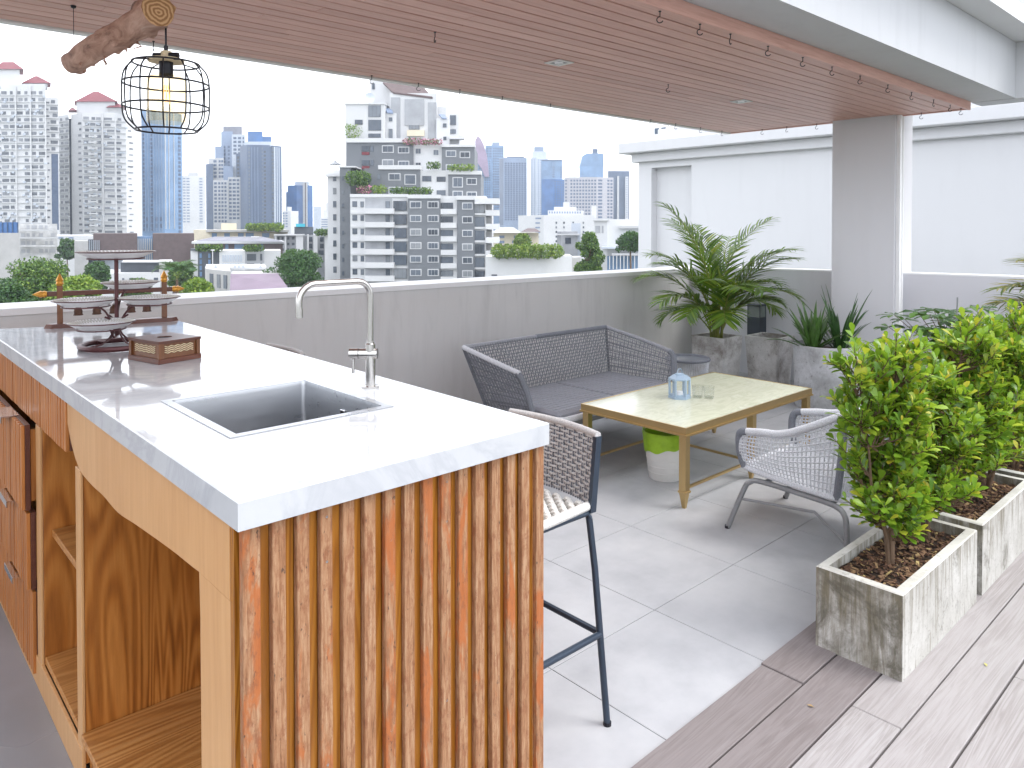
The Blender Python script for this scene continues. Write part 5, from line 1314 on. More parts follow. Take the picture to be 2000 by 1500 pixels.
B.wins(((484,d),(514,d+1)), [(486,489),(512,514)], 288, 7.4, 20, 4.4, 'glass', single=True); B.wins(((514,d+1),(535,d+4)), [(516,520)], 295, 7.4, 19, 4.2, 'glass', single=True); B.wins(((535,d+4),(551,d+12)), [(536,538.5),(541,542.5),(545,546.5)], 288, 7, 1, 146, 'pale', single=True); B.wins(((484,d),(514,d+1)), [(492,493),(498,498.8),(504,505)], 288, 7, 1, 146, 'mid', single=True, proud=.3); B.wins(((535,d+4),(551,d+12)), [(531.5,535.5)], 289, 7.4, 20, 4.6, 'glass', single=True)
# small white block and blue office tower
d = 470
B = Bld('office_block', 'small white block in front of the bright blue office tower', [(552,d),(568,d-1),(583,d+3)], 412, 'white', 14); B.mass([(561,d+2),(570,d+2)], 404, 'white', 6, 414); B.wins(((552,d),(568,d-1)), [(553,556),(558,562)], 415, 5.2, 6, 2.6, 'mid', single=True)
d = 640
B = Bld('blue_office_tower', 'bright blue glass office tower with a white vertical stripe', [(562,d),(580,d-2),(611,d)], 362, 'glassb', 20); B.mass([(592,d-4),(601,d-4)], 356, 'white', 20); B.mass([(596.2,d-4.6),(598,d-4.6)], 357, 'brown', 4); B.mass([(559,d+2),(566,d+1)], 375, 'glassb', 12)
B.mass([(576,d+4),(604,d+4)], 355, 'pale', 8, 365)
d = 800
Bld('hazy_tower', 'pale lilac block low on the skyline left of the grey stepped building', [(612,d),(628,d)], 403, 'pale', 20)
d = 420
B = Bld('terraced_block', 'white terraced block with stacked balcony bands behind the grey stepped building', [(626,d),(652,d)], 424, 'white', 14)
for k, (a, yt) in enumerate(((631,410),(636,396),(640,382),(643,366))): B.mass([(a,d+2+k),(652,d+2+k)], yt, 'white', 12)
B.wins(((626,d),(652,d)), [(628,648)], 428, 4.6, 6, 1.9, 'mid', single=True); B.wins(((636,d+4),(652,d+4)), [(637,648)], 399, 4.4, 5, 1.8, 'mid', single=True); B.wins(((643,d+5),(652,d+5)), [(643.5,648)], 369, 4.2, 7, 1.6, 'mid', single=True)
# right-hand skyline
d = 850
B = Bld('curved_fin_tower', 'far tower with a curved violet sail-shaped top', [(929,d),(960,d+4)], 309, 'glassl', 20)
b = MB(); P = [(928,312),(928,274),(933,266),(939,271),(945,283),(950,300),(953,320),(955,345),(947,345),(940,328)]
A3 = [at(px,y,d-3) for px,y in P]; dv = Vector((FW.x,FW.y,0))
n = len(P); b.add([p-B.loc for p in A3]+[p-B.loc+dv*9 for p in A3], [tuple(range(n)), tuple(range(n,2*n))[::-1]]+[(i,(i+1)%n,n+(i+1)%n,n+i) for i in range(n)]); b.build('sail', C_['purple'], B.t)
B.wins(((929,d),(960,d+4)), [(931+k*4,933.5+k*4) for k in range(7)], 314, 4.6, 26, 2.4, 'slateb', single=True)
d = 900
B = Bld('glass_tower', 'far blue glass tower with square stepped top behind the violet sail', [(948,d),(962,d),(984,d+4)], 284, 'glassl', 22); B.mass([(961,d+2),(976,d+2)], 278, 'mid', 8, 286); B.wins(((962,d),(984,d+4)), [(963+k*4.2,965.8+k*4.2) for k in range(5)], 289, 5, 26, 3, 'slateb', single=True); B.wins(((948,d),(962,d)), [(950,954),(956,960)], 289, 5, 26, 3, 'slateb', single=True)
d = 760
B = Bld('glass_tower', 'broad steel blue slab tower with fine vertical lines on the skyline', [(975,d+10),(984,d),(1029,d+3)], 308, 'mid', 20); B.mass([(990,d+5),(1024,d+6)], 306, 'slateb', 8, 310); B.wins(((984,d),(1029,d+3)), [(986+k*5.4,989.6+k*5.4) for k in range(8)], 318, 4.2, 27, 3.0, 'slateb', single=True); B.wins(((975,d+10),(984,d)), [(975.5,983)], 310, 5, 1, 130, 'slateb', single=True)
d = 880
B = Bld('skyline_tower', 'pale round-topped tower rising behind the two-tone blue tower', [(1036,d),(1048,d-2),(1070,d+4)], 308, 'pale', 20); B.mass([(1039,d+3),(1067,d+3)], 296, 'pale', 14, 310); B.mass([(1043,d+5),(1062,d+5)], 287, 'mid', 10, 297); B.wins(((1048,d-2),(1070,d+4)), [(1050+k*4.6,1053+k*4.6) for k in range(4)], 312, 4.4, 26, 2.4, 'mid', single=True); B.wins(((1036,d),(1048,d-2)), [(1038,1040),(1043,1045)], 312, 4.4, 26, 2.4, 'mid', single=True)
d = 780
B = Bld('glass_tower', 'two-tone blue glass tower with a notch in its side', [(1057,d),(1078,d-2),(1098,d+3)], 312, 'glassl', 20); B.mass([(1058,d-4),(1081,d-5),(1104,d)], 350, 'glassb', 12); B.wins(((1078,d-2),(1098,d+3)), [(1079,1083),(1094,1097)], 326, 4.6, 5, 2.6, 'slateb', single=True); B.wins(((1081,d-5),(1104,d)), [(1083+k*5,1086+k*5) for k in range(4)], 354, 4.6, 18, 2.4, 'slateb', single=True); B.wins(((1057,d),(1078,d-2)), [(1058,1098)], 312, 4, 1, 3, 'slateb', single=True)
d = 700
B = Bld('hotel_tower', 'wide pinkish hotel tower with square window grid and slanted glass crown', [(1102,d+6),(1112,d),(1166,d),(1198,d+8)], 346, 'pink', 24)
B.mass([(1132,d+4),(1178,d+5)], 325, 'glassl', 16, 348); b = MB(); P = [(1132,326),(1137,305),(1146,300),(1178,300),(1179,326)]; A3 = [at(px,y,d+5) for px,y in P]; n = 5
b.add([p-B.loc for p in A3]+[p-B.loc+dv*14 for p in A3], [tuple(range(n)), tuple(range(n,2*n))[::-1]]+[(i,(i+1)%n,n+(i+1)%n,n+i) for i in range(n)]); b.build('glass_crown', C_['glassl'], B.t); B.mass([(1157,d+7),(1167,d+7)], 291, 'slateb', 6, 302)
B.wins(((1112,d),(1166,d)), [(1114+k*5.8,1117.6+k*5.8) for k in range(9)], 351, 6.5, 12, 3.6, 'slateb', single=True); B.wins(((1166,d),(1198,d+8)), [(1168,1176),(1186,1190),(1192,1196)], 351, 6.5, 12, 3.6, 'slateb', single=True); B.wins(((1102,d+6),(1112,d)), [(1104,1107)], 351, 6.5, 12, 3.4, 'slateb', single=True)
d = 820
B = Bld('skyline_tower', 'blue tower with a white edge strip at the right end of the skyline', [(1187,d),(1229,d+2)], 334, 'slateb', 20); B.mass([(1205,d-2),(1209,d-2)], 344, 'white2', 4); B.mass([(1221,d-2),(1227,d-2)], 345, 'white', 10); B.wins(((1221,d-2),(1227,d-2)), [(1223,1225.5)], 348, 4.4, 18, 2, 'mid', single=True)

# mid-distance white hotel and houses at the right
d = 300
B = Bld('white_block', 'long white mid-rise block with a stepped roof below the far skyline', [(1012,d+14),(1030,d+8),(1062,d),(1160,d+2)], 420, 'white', 22); B.mass([(1070,d+6),(1140,d+8)], 411, 'white', 12, 422); B.mass([(1082,d+9),(1126,d+10)], 404, 'white', 10, 413); B.mass([(1100,d+10),(1112,d+10)], 395, 'white', 6, 406); B.mass([(1155,d+4),(1165,d+5)], 402, 'white', 8)
B.wins(((1062,d),(1160,d+2)), [(1085,1088),(1100,1103),(1118,1121),(1138,1141)], 433, 9, 5, 4, 'glass'); B.wins(((1030,d+8),(1062,d)), [(1046,1057)], 425, 9, 5, 3, 'mid'); B.wins(((1070,d+6),(1140,d+8)), [(1072+5*k,1074.5+5*k) for k in range(13)], 413, 8, 1, 4, 'mid', single=True)
d = 215
B = Bld('villa', 'cream villa with a low red-brown roof behind the clipped hedge', [(962,d),(1052,d+4)], 455, 'cream', 12); B.hip(960,1018,455,444,d-1,13,'conc',.02,.5); b = B.hip(1018,1056,453,446,d-2,12,'brown',.02,.4); B.wins(((962,d),(1052,d+4)), [(975,985),(1000,1012),(1028,1038)], 460, 10, 2, 5, 'mid')
d = 150
B = Bld('white_wall_block', 'low blank white wall topped by a clipped hedge right of the stepped building', [(948,d),(1046,d),(1117,d+3)], 501, 'white', 10); B.wins(((948,d),(1046,d)), [(960,974)], 536, 9, 1, 3, 'slate', name='vent'); B.mass([(1117,d+3),(1134,d+4)], 503, 'conc', 8)
hd0 = B
d = 175
B = Bld('grey_annex', 'small dark grey rooftop annex between the hedge and the white house', [(1088,d),(1096,d-1),(1128,d)], 452, 'balc', 10); B.mass([(1086,d-1),(1132,d-1)], 457, 'white', 8, 459.5, 'ledge'); B.mass([(1116,d+3),(1134,d+3)], 436, 'pale', 8); B.wins(((1096,d-1),(1128,d)), [(1104,1118)], 464, 9, 1, 12, 'glass')
d = 160
B = Bld('modern_house', 'modern white house with a dark upper window beside the neighbour wall', [(1160,d),(1186,d-2),(1260,d)], 428, 'white', 14); B.mass([(1158,d-1),(1190,d-3)], 427, 'white', 14, 431, 'roof_slab'); B.mass([(1210,d-3),(1262,d-2)], 441, 'white2', 10, 446, 'ledge'); B.wins(((1160,d),(1186,d-2)), [(1163,1172),(1176,1178.5)], 441, 9, 1, 14, 'balc'); B.mass([(1175,d-5),(1265,d-5)], 482, 'pale', 6, 486, 'canopy'); B.mass([(1195,d-7),(1265,d-7)], 496, 'white2', 4, 499, 'canopy')
for k in range(9): B.mass([(1190+7*k,d-8),(1191.6+7*k,d-8)], 500, 'white', .4, 526, 'railing_post')
B.mass([(1186,d-2.5),(1262,d-2.5)], 500, 'glassl', 1, 530, 'glazing')

# low buildings on the left
d = 170
B = Bld('concrete_block', 'bare pale concrete block with a blue glass storey at the left edge', [(-40,d),(38,d)], 455, 'conc', 16); B.mass([(-40,d+1),(36,d+1)], 434, 'glassb', 12, 456, 'glazed_storey')
for k in range(4): B.mass([(4+k*10,d+.8),(4.8+k*10,d+.8)], 434.5, 'slate', .5, 455, 'mullion')
d = 230
B = Bld('old_apartments', 'shabby white low apartment block with cluttered balconies at far left', [(36,d),(112,d+4)], 437, 'oldwhite', 16); B.mass([(40,d-2),(104,d-1)], 448, 'white2', 2, 451, 'balcony'); B.mass([(38,d-2),(114,d-1)], 463, 'white2', 2, 466, 'balcony'); B.mass([(38,d-2),(108,d-1)], 479, 'oldwhite', 2, 482, 'balcony'); B.wins(((36,d),(112,d+4)), [(41,49),(52,58),(62,72),(76,84),(88,93),(96,108)], 440, 15.5, 4, 7, 'balc', skip=lambda c, r: (c+r) % 5 == 0)
d = 265
B = Bld('white_podium', 'low white podium roof at the foot of the two white towers', [(104,d),(182,d)], 460, 'white', 30); B.wins(((104,d),(182,d)), [(110,128),(132,150)], 463, 8, 1, 3, 'mid')
d = 205
B = Bld('brown_louvre_building', 'brown brick-clad building with pale vertical fins behind the plate stand', [(145,d),(172,d-2)], 471, 'conc', 10)
B.mass([(172,d-1),(196,d-1)], 468, 'glass', 9); B.mass([(182,d-2),(268,d-1)], 456, 'brown', 12, 500); B.mass([(186,d+1),(268,d+1)], 500, 'pale', 8); B.mass([(268,d),(300,d)], 462, 'glassl', 9); B.mass([(298,d-2),(379,d-1)], 456, 'brown', 14)
for k in range(6): B.mass([(173.5+3.8*k,d-2.5),(174.8+3.8*k,d-2.5)], 469, 'pale', .6, 500, 'fin')
for k in range(9): B.mass([(269+3.7*k,d-1.5),(270.2+3.7*k,d-1.5)], 466, 'white2', .6, 512, 'fin')
d = 150
B = Bld('slate_lowrise', 'low white house with a dark slate band behind the plate stand', [(176,d),(196,d-2),(312,d)], 534, 'white', 12); B.mass([(235,d+2),(312,d+2)], 513, 'slate', 8, 536, 'upper_storey'); B.mass([(310,d),(336,d+1)], 511, 'conc', 10); B.mass([(238,d+1),(338,d+1)], 511, 'white2', 8, 513, 'roof_edge'); B.wins(((196,d-2),(312,d)), [(200,206),(238,242),(252,282),(300,308)], 543, 9, 1, 8, 'glass')
d = 240
B = Bld('tan_block', 'tan low block with a flat roof garden under the slate tower', [(378,d),(410,d-2),(562,d+4)], 449, 'cream', 16); B.mass([(432,d+6),(462,d+6)], 436, 'cream', 8, 452); B.mass([(402,d-4),(565,d)], 449, 'conc', 8, 453, 'roof_edge'); B.wins(((410,d-2),(562,d+4)), [(412,430),(436,456),(460,476),(480,500),(506,526)], 455, 9, 1, 9, 'glassl')
d = 190
B = Bld('hipped_house', 'house with a wide mauve-grey hipped roof and white eaves', [(380,d),(552,d+2)], 476, 'brown', 14); B.mass([(374,d-2),(556,d)], 472, 'white', 17, 476, 'eaves'); B.hip(378,553,472,463,d-1,16,'roofgrey',.0,.55); B.mass([(490,d+5),(506,d+5)], 462, 'white', 4, 466, 'roof_vent'); B.wins(((380,d),(552,d+2)), [(440,446),(458,476),(508,514)], 477, 9, 1, 11, 'glassl')
d = 158
B = Bld('slate_house', 'dark slate house with white window panels behind the faucet', [(372,d+1),(386,d)], 489, 'white', 12); B.mass([(386,d),(428,d-1)], 489, 'slate', 12); B.mass([(428,d-1.5),(478,d-1)], 490, 'white', 12); B.mass([(478,d-1),(516,d)], 490, 'balc', 12); B.mass([(516,d),(548,d+1)], 490, 'white2', 12); B.mass([(372,d),(386,d-1)], 486, 'slate', 3, 490, 'roof_edge')
B.wins(((386,d),(428,d-1)), [(390,394),(407,411)], 495, 12, 4, 9, 'glassl'); B.wins(((428,d-1.5),(478,d-1)), [(434+5*k,437.5+5*k) for k in range(8)], 498, 16, 2, 13, 'pale', single=True); B.wins(((478,d-1),(516,d)), [(482,500),(508,512)], 496, 18, 2, 13, 'slate')
d = 112
B = Bld('lilac_roof_house', 'house with a sloping lilac metal roof just beyond the parapet', [(400,d+8),(404,d+6),(450,d)], 530, 'conc', 14); 
b = MB(); P = [at(450,535,d), at(542,534,d+2), at(562,562,d-6), at(448,572,d-7)]
b.add([p-B.loc for p in P]+[p-B.loc-Vector((0,0,.5)) for p in P], [(0,1,2,3),(7,6,5,4)]+[(i,(i+1)%4,4+(i+1)%4,4+i) for i in range(4)]); b.build('roof', C_['lilac'], B.t)
B.mass([(450,d+.5),(560,d+2.5)], 536, 'conc', 10); B.mass([(400,d+9),(520,d+10)], 522, 'white', 10, 527, 'roof_slab'); B.wins(((404,d+6),(450,d)), [(410,416),(424,430),(437,443)], 536, 20, 1, 26, 'glass'); 
for px in (418,456,464,472,506): B.mass([(px,d+8),(px+5,d+8)], 518, 'pale', .7, 523, 'roof_unit')
b = MB(); a = at(415,520,d+9)-B.loc; b.tube([a, a+Vector((0,0,2.6))], .06, 5); b.lathe([(0,2.5),(.35,2.6),(.3,2.7),(0,2.62)], 8, tuple(a)); b.build('roof_mast', C_['white'], B.t)
d = 235
B = Bld('townhouses', 'row of white and grey townhouses with a turquoise awning on the roof', [(535,d),(600,d+1),(650,d+2)], 459, 'balc', 14)
for a, c in ((537,540),(556,559),(578,592),(600,603),(612,620),(634,648)): B.mass([(a,d-1),(c,d-1)], 458, 'white', 12)
B.mass([(535,d-1.5),(595,d-1.3)], 457.5, 'white', 3, 460, 'roof_edge'); B.wins(((535,d),(600,d+1)), [(542,546),(550,554),(561,565),(570,575)], 463, 11, 4, 5, 'slate'); B.wins(((600,d+1),(650,d+2)), [(604,610),(622,632)], 463, 13, 3, 9, 'glass'); B.mass([(578,d+3),(596,d+3)], 437, 'turq', 4, 443, 'awning'); B.mass([(575,d+4),(612,d+4)], 443, 'slate', 6, 459, 'roof_room')

# ---- the big grey and white stepped apartment building
D0 = 163.0; ZS = 3.6588
G = thing('stepped_apartments', 'big grey and white stepped apartment building with roof terraces and balconies', 'building', (*xy(800,D0),0))
GL = Vector((*xy(800,D0),0)); ud = Vector((GL.y,-GL.x,0)).normalized(); vd = Vector((GL.x,GL.y,0)).normalized(); cosb = vd.dot(Vector((FW.x,FW.y,0)))
TW = R(0)
def gp(zx, zyy, v):
    px = 640+zx/ZS; y = 150+zyy/ZS; p = at(px, y, D0+v); return p-GL
def gbox(zx0, zx1, zt, zb, v0, v1, mat, name='wall'):
    a = gp(zx0,zt,v0); c = gp(zx1,zt,v0); z1 = a.z; z0 = GZ if zb is None else gp(zx0,zb,v0).z
    e = Vector((c.x-a.x,c.y-a.y,0)); dv_ = Vector((FW.x,FW.y,0))*(v1-v0)
    b = MB(); b.obox((a.x,a.y,z0), e, dv_, (0,0,z1-z0)); return b.build(name, C_[mat], G)
gc = {}
def gwin(zx0, zx1, zt, zb, v, frame=True, mat='glass', mull=2, name='window'):
    a = gp(zx0,zt,v); c = gp(zx1,zt,v); w_ = Vector((c.x-a.x,c.y-a.y)).length; h_ = a.z-gp(zx0,zb,v).z; key = (round(w_,1),round(h_,1),frame,mat,mull)
    if key not in gc:
        w_, h_ = key[0], key[1]; fw_ = .16 if frame else .02
        b = MB(); b.box(-fw_,w_+fw_,-.10,0,-fw_,h_+fw_); o = b.build('w', C_['white' if frame else 'slate'], G); m1 = o.data; bpy.data.objects.remove(o)
        b = MB()
        for k in range(mull): b.box(w_*k/mull+.03,w_*(k+1)/mull-.03,-.15,-.102,.03,h_-.03)
        o = b.build('p', C_[mat], G); m2 = o.data; bpy.data.objects.remove(o); gc[key] = (m1,m2)
    m1, m2 = gc[key]; ang = math.atan2(c.y-a.y, c.x-a.x)
    o = link(name, m1, G, (a.x,a.y,a.z-key[1]), ang); link('pane', m2, o)
rows = [890,988,1085,1182,1278,1374]
gbox(0,95,668,None,9,22,'white'); gbox(88,165,645,None,3.5,16,'grey'); gbox(85,200,638,648,3.2,16.5,'white','roof_edge')
for k in range(8): gwin(40,62,702+k*93.5,745+k*93.5,9,False); gwin(104,118,712+k*97,740+k*97,3.5,False,mull=1)
gbox(-15,95,690,712,8,9,'white','balcony')
P0 = gp(55,628,12); b = MB(); b.lathe([(1.55,0),(.5,.55),(.12,1.0),(0,1.5)], 8, tuple(P0)); b.build('pavilion_roof', C_['balc'], G)
for k in range(4): b = MB(); q = P0+Vector((math.cos(k*1.57+.7)*.95,math.sin(k*1.57+.7)*.95,-1.3)); b.tube([q,q+Vector((0,0,1.35))], .08, 5); b.build('pavilion_post', C_['white'], G)
# lower storeys
gbox(162,1130,852,None,0,22,'white')
gbox(575,803,870,None,-.9,.0,'grey'); gbox(570,806,842,869,-1.2,.0,'white','roof_edge'); gbox(925,1050,880,None,-.9,0,'grey'); gbox(920,1054,850,879,-1.2,0,'white','roof_edge'); gbox(160,572,838,860,-.3,0,'white','roof_edge'); gbox(1050,1225,868,908,-2.0,6,'white','roof_edge')
gbox(268,462,868,None,-.02,.3,'balc','balcony_back')
for r_ in rows:
    gwin(178,212,r_,r_+40,0,False); gwin(236,258,r_+2,r_+40,0,False,mull=1); gwin(415,443,r_,r_+48,-.05,False,mull=1)
    gbox(262,472,r_+50,r_+88,-1.7,-.03,'white','balcony'); gbox(165,575,r_+76,r_+90,-.25,-.001,'white','ledge')
    gwin(470,566,r_-2,r_+68,-.3,False,'glass',3,'glazed_bay')
    gwin(593,665,r_+5,r_+45,-.9); gwin(719,788,r_+5,r_+45,-.9,mull=3)
    gwin(808,897,r_+10,r_+52,0,False,'glass',3); gbox(806,922,r_+55,r_+92,-.8,-.001,'white','balcony')
    gwin(966,1030,r_+14,r_+54,-.9); gwin(1052,1120,r_+14,r_+84,-.3,False,'glass',2,'glazed_bay'); gbox(1050,1128,r_+84,r_+98,-.6,-.001,'white','ledge')
    if r_ < 1200: gbox(1128,1225,r_+62,r_+102,-1.2,5,'white','balcony')
    gbox(1130,1172,r_+20,r_+60,3,8,'conc','balcony_back')
gbox(1128,1172,880,None,4,20,'white')
# terrace storeys
gbox(265,660,655,None,5,22,'grey'); gbox(362,660,632,662,4.6,8,'white','roof_edge'); gbox(660,862,670,None,5.6,22,'white'); gbox(862,1095,692,None,5,22,'grey'); gbox(858,1099,672,698,4.6,8,'white','roof_edge')
for r_ in (695,792):
    gwin(441,517,r_,r_+42,5); gwin(555,628,r_+8,r_+(72 if r_ < 700 else 50),5,mull=1); gwin(357,375,r_,r_+42,5,False,mull=1); gwin(678,740,r_+15,r_+52,5.6,False); gwin(780,842,r_+20,r_+56,5.6,False); gwin(898,962,r_+28,r_+(92 if r_<700 else 66),5); gwin(998,1060,r_+34,r_+72,5); gwin(265,300,r_+5,r_+65,5,False)
gbox(138,612,468,None,10,28,'grey'); gbox(134,612,440,470,9.6,12,'white','roof_edge'); gbox(612,816,472,None,10.6,28,'white'); gbox(816,1050,500,None,10,26,'grey'); gbox(812,1054,484,502,9.6,12,'white','roof_edge')
for r_ in (496,596):
    gwin(246,300,r_,r_+36,10,False); gwin(246,300,r_+42,r_+62,10,False,'red',1,'red_panel'); gwin(309,330,r_,r_+40,10,False,mull=1); gwin(395,470,r_,r_+42,10); gwin(509,581,r_+10,r_+48,10,mull=3); gwin(630,668,r_+18,r_+56,10.6); gwin(757,793,r_+28,r_+64,10.6); gwin(850,913,r_+36,r_+74,10); gwin(949,1012,r_+44,r_+80,10)
# crown
gbox(128,412,198,None,14,30,'white'); gbox(124,415,188,199,13.7,30,'white','roof_edge'); gbox(305,460,20,None,20,32,'white'); gbox(445,780,120,None,16,32,'white'); gbox(408,492,262,None,15,30,'white'); gbox(778,872,300,None,15,28,'white'); gbox(870,942,265,None,17,28,'white'); gbox(872,975,420,445,14,17,'white','balcony'); gbox(778,850,215,None,18,28,'white')
a = [gp(398,42,19), gp(690,80,19), gp(752,148,15.8), gp(470,112,15.8)]
b = MB(); b.add(a+[p-Vector((0,0,.4)) for p in a], [(0,1,2,3),(7,6,5,4)]+[(i,(i+1)%4,4+(i+1)%4,4+i) for i in range(4)]); b.build('roof', C_['brown'], G)
for (x0,x1,y0,y1,v0) in ((405,470,222,258,14.6),(795,850,268,298,14.6)):
    a = [gp(x0,y0,v0+2), gp(x1-12,y0+4,v0+2), gp(x1,y1,v0), gp(x0+22,y1-4,v0)]
    b = MB(); b.add(a+[p-Vector((0,0,.3)) for p in a], [(0,1,2,3),(7,6,5,4)]+[(i,(i+1)%4,4+(i+1)%4,4+i) for i in range(4)]); b.build('skylight', C_['mid'], G)
gbox(455,520,150,445,15.8,15.99,'balc','grey_panel'); gbox(552,690,162,348,15.7,15.99,'balc','grey_panel'); gbox(718,778,185,440,15.8,15.99,'balc','grey_panel')
gwin(582,657,342,378,15.9,False,'glass',3); gbox(568,690,382,424,14.8,15.9,'cream','balcony')
for (x0,x1,y0,y1,v) in ((294,381,208,288,13.95),(294,383,310,386,13.95),(294,381,408,436,13.95),(198,252,310,342,13.95),(322,340,52,94,19.95)): gwin(x0,x1,y0,y1,v,False,'glass',3 if x1-x0 > 60 else 2)
for (x0,x1,y0,y1,v) in ((440,463,293,320,14.95),(438,466,375,440,14.95),(826,849,336,362,14.95),(828,850,430,455,14.95),(876,918,278,346,16.95),(876,918,378,408,16.95)): gwin(x0,x1,y0,y1,v,False,'glass',2)
def dishmesh(loc, r, el, az, lab):
    t = thing('satellite_dish', lab, 'satellite dish', GL+loc, az); b = MB(); b.lathe([(0,0),(r*.5,r*.08),(r*.85,r*.22),(r,r*.33),(r*.84,r*.24),(0,.04)], 18); o = b.build('reflector', C_['pale'], t, True, loc=(0,0,r*.9)); o.rotation_euler = (R(el),0,0)
    b = MB(); b.tube([(0,0,0),(0,0,r*.9)], .1, 6); b.build('mast', C_['balc'], t)
dishmesh(gp(300,188,17), 1.25, 80, math.atan2(GL.y,GL.x)-R(90)+R(20), 'large round satellite dish on the left roof of the stepped building'); dishmesh(gp(222,190,16), .9, 35, math.atan2(GL.y,GL.x)-R(150), 'smaller tilted satellite dish at the roof edge of the stepped building')

# ---- trees and rooftop greenery
def foliage(name, mat, parent, blobs, n, size, seed, loc):
    rr = np.random.RandomState(seed); P_=[]; D_=[]; N_=[]; L_=[]; W_=[]
    tot = sum(b_[3]*b_[4] for b_ in blobs)
    for (x,y,z,r,rz_) in blobs:
        k = max(8,int(n*r*rz_/tot)); v = rr.normal(size=(k,3)); v /= np.linalg.norm(v,axis=1,keepdims=True)
        rad = rr.uniform(.72,1.06,size=(k,1)); 
        p = v*rad*np.array([r,r,rz_])+np.array([x,y,z]); P_.append(p); d_ = v*.5+rr.normal(size=(k,3))*.6; D_.append(d_); N_.append(v*.9+np.array([0,0,.5])+rr.normal(size=(k,3))*.35); s_ = size*rr.uniform(.6,1.3,size=k); L_.append(s_); W_.append(s_*rr.uniform(.25,.42,size=k))
    return leaves_mesh(name, mat, parent, np.vstack(P_), np.vstack(D_), np.vstack(N_), np.concatenate(L_), np.concatenate(W_), [(0,0,0),(.5,1,.06),(1,0,-.05)])
GR = {'a': islmat('tree_leaf', [(0,(.018,.05,.014)),(.4,(.045,.105,.022)),(.8,(.10,.18,.03)),(1,(.18,.26,.045))], .55, .3, .15), 'b': islmat('tree_leaf_dark', [(0,(.012,.042,.016)),(.5,(.03,.085,.024)),(1,(.07,.15,.035))], .5, .3, .12), 'c': islmat('tree_leaf_bright', [(0,(.06,.12,.02)),(.5,(.13,.22,.03)),(1,(.26,.33,.05))], .55, .3, .18), 'p': islmat('blossom', [(0,(.06,.12,.03)),(.4,(.12,.18,.05)),(.6,(.42,.12,.22)),(1,(.55,.25,.35))], .6, .3)}
def tree(px, ytop, d, wpx, hpx, g, label, seed, n=5200, size=None, name='tree'):
    rr = random.Random(seed); k = d/FPX; loc = at(px, HOR, d); W = wpx*k/2; Hh = hpx*k; zt = zy(ytop,d)
    t = thing(name, label, 'tree', (loc.x,loc.y,GZ)); zt -= GZ
    b = MB(); b.tube([(0,0,0),(.1*W,0,(zt-Hh)*.5),(0,.05*W,zt-Hh*.6)], [.06*W+.12,.05*W+.1,.03*W+.05], 8); b.build('trunk', M['twig'], t, True)
    blobs = []
    for i in range(34):
        a = rr.uniform(0,6.28); r_ = W*rr.uniform(.14,.36); q = rr.uniform(0,1)
        rad = (W*1.08-r_)*rr.uniform(.3,1.0)*math.sqrt(max(.12,1-q**2*.85)); z = zt-r_*.8-(1-q)*(Hh-r_*1.4)
        blobs.append((rad*math.cos(a), rad*math.sin(a), z, r_, r_*.8))
    blobs.append((0,0,zt-W*.35,W*.38,W*.35))
    b = MB()
    for bl_ in blobs[:8]: b.tube([(0,.05*W,zt-Hh*.75),(bl_[0]*.6,bl_[1]*.6,(bl_[2]+zt-Hh*.75)/2),bl_[:3]], [.03*W+.03,.02*W+.02,.01*W], 5)
    b.build('limb', M['twig'], t, True)
    foliage('crown', GR[g], t, blobs, int(n*2.2), size or max(.35, 4.6*k), seed, loc)
    return t
tree(70,505,95,190,120,'a','broad green tree at the lower left behind the parapet',101,7500)
tree(10,545,80,120,90,'b','darker tree at the very left edge behind the parapet',102,5000)
tree(150,540,82,110,60,'c','yellow-green tree left of the plate stand',103,5000)
tree(190,512,140,64,60,'b','dark tree between the pale wall and the plate stand',104,3000)
tree(165,478,215,60,40,'b','dark green tree in front of the old apartment block',110,2000) if False else tree(130,468,222,40,36,'b','dark green tree in front of the old apartment block',110,2200)
tree(355,512,135,60,50,'a','leafy tree left of the slate house',105,3200)
tree(385,545,88,90,44,'c','bright low tree right of the bell rack finial',106,3200)
tree(577,488,118,138,86,'b','rounded dense tree in front of the stepped apartment building',107,8000)
tree(545,488,122,70,60,'a','tree merging with the rounded dense tree on its left',111,3500) if False else None
tree(1150,455,125,64,80,'a','tree by the white wall right of the hedge',108,4200)
tree(1232,452,140,58,38,'b','dark tree against the modern white house',109,2600)
tree(1020,458,190,40,26,'c','small round tree behind the clipped hedge',112,1800)
tree(270,545,100,70,40,'a','tree just behind the plate stand stem',113,2800)
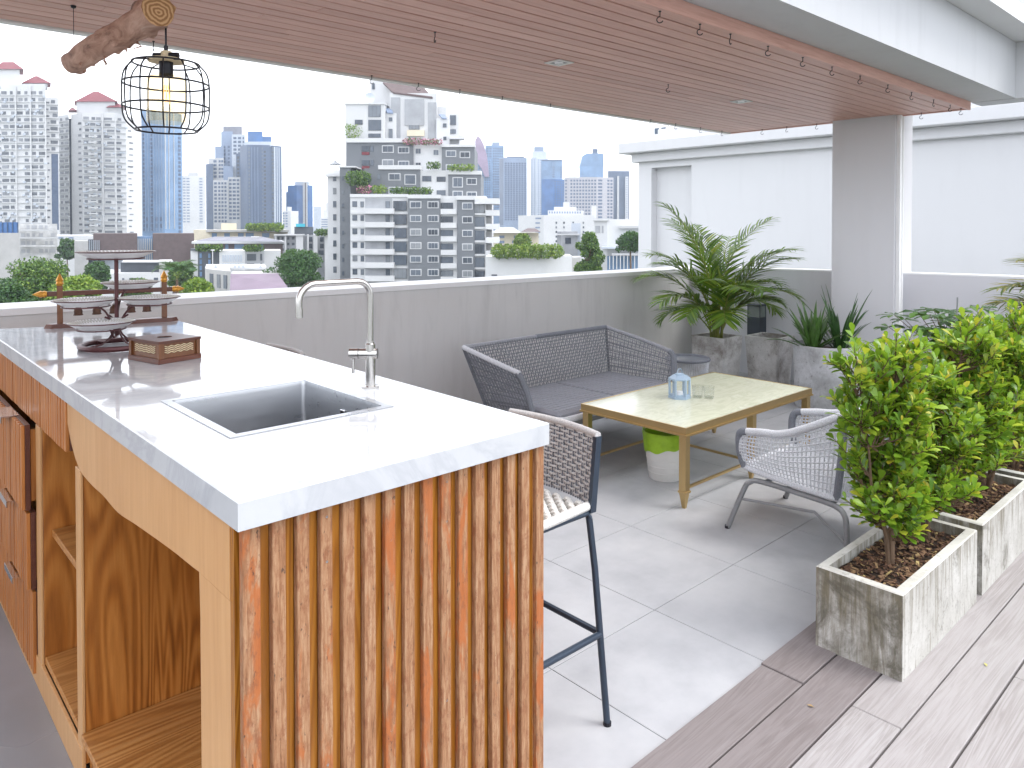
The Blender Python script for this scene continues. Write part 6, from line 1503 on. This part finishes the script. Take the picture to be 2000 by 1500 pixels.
# palm-like tree by the bell rack
fr = [(k*33, 3.4, rr_, 60) for k, rr_ in enumerate((30,50,60,40,55,70,35,60,45,65,50))]
lp = at(345,548,95)
tp = palm(tuple(lp), 'distant palm treetop right of the bell rack', 'palm_tree', fr, GR['b'], 15, None, 5.0)
b = MB(); b.tube([(0,0,GZ-lp.z),(0,0,.1)], .16, 7); b.build('trunk', M['twig'], tp)
def hedge(name, label, boxes, g, n, size, seed):
    p0 = boxes[0]; o = at(p0[0],p0[2],p0[4]); t = thing(name, label, 'hedge', o); bl = []
    for (pa, pb, ya, yb, d) in boxes:
        k = d/FPX; nb = max(2,int((pb-pa)/(yb-ya)*1.4)); 
        for i in range(nb):
            q = at(lerp(pa,pb,(i+.5)/nb),(ya+yb)/2,d)-o; bl.append((q.x,q.y,q.z,(yb-ya)*k*.62,(yb-ya)*k*.55))
    foliage('foliage', GR[g], t, bl, n, size, seed, o)
    b = MB()
    for q in bl: b.tube([(q[0],q[1],q[2]-q[4]),(q[0],q[1],q[2]+q[4]*.5)], .03, 4)
    stuff(b.build('stems', M['twig'], t)); return t
hedge('clipped_hedge', 'bright clipped hedge along the top of the blank white wall', [(965,1095,479,502,149)], 'c', 5200, .42, 201)
hedge('rooftop_shrubs', 'row of round shrubs on the tan block under the slate tower', [(484,550,438,449,238)], 'c', 1500, .7, 202)
hedge('rooftop_shrubs', 'low planting on the townhouse roof beside the turquoise awning', [(618,646,449,458,232)], 'a', 700, .6, 203)
hedge('terrace_plants', 'long balcony planting under the mauve hipped roof', [(384,432,480,489,156),(478,512,480,489,156)], 'a', 1200, .45, 208)
def gplant(label, zx0, zx1, z0, z1, v, g, n, seed, name='terrace_plants'):
    hedge(name, label, [(640+zx0/ZS, 640+zx1/ZS, 150+z0/ZS, 150+z1/ZS, D0+v)], g, n, .42, seed)
gplant('small tree on the left terrace of the stepped building', 155,285,680,770,2.5,'a',1300,204,'terrace_tree')
gplant('pink bougainvillea beside the small terrace tree', 218,305,785,830,1.5,'p',420,205)
gplant('planting along the long mid terrace of the stepped building', 330,410,780,830,1.5,'c',320,206); gplant('planting in the middle of the lower terrace edge', 460,740,795,838,1.5,'a',900,207)
gplant('pink flowering planting under the crown of the stepped building', 550,810,448,482,9.2,'p',800,209); gplant('planting on the right upper terrace of the stepped building', 870,1040,630,668,4.2,'c',500,210); gplant('planting on the middle white terrace of the stepped building', 715,800,612,655,4.2,'a',300,211); gplant('green potted trees at the upper left terrace corner', 145,205,350,435,13,'c',380,212)

# ---------------------------------------------------------------- air between here and the skyline
hz = NT('haze_air'); hz.t.nodes.remove(hz.b)
pv = hz.n('VolumePrincipled'); pv.inputs['Color'].default_value = (.84,.92,1,1); pv.inputs['Density'].default_value = .00026; pv.inputs['Anisotropy'].default_value = .0
hz.l(pv.outputs[0], hz.o.inputs['Volume'])
b = MB(); b.box(-950,2700,-950,2700,GZ-1,150); stuff(b.build('haze', hz.m))
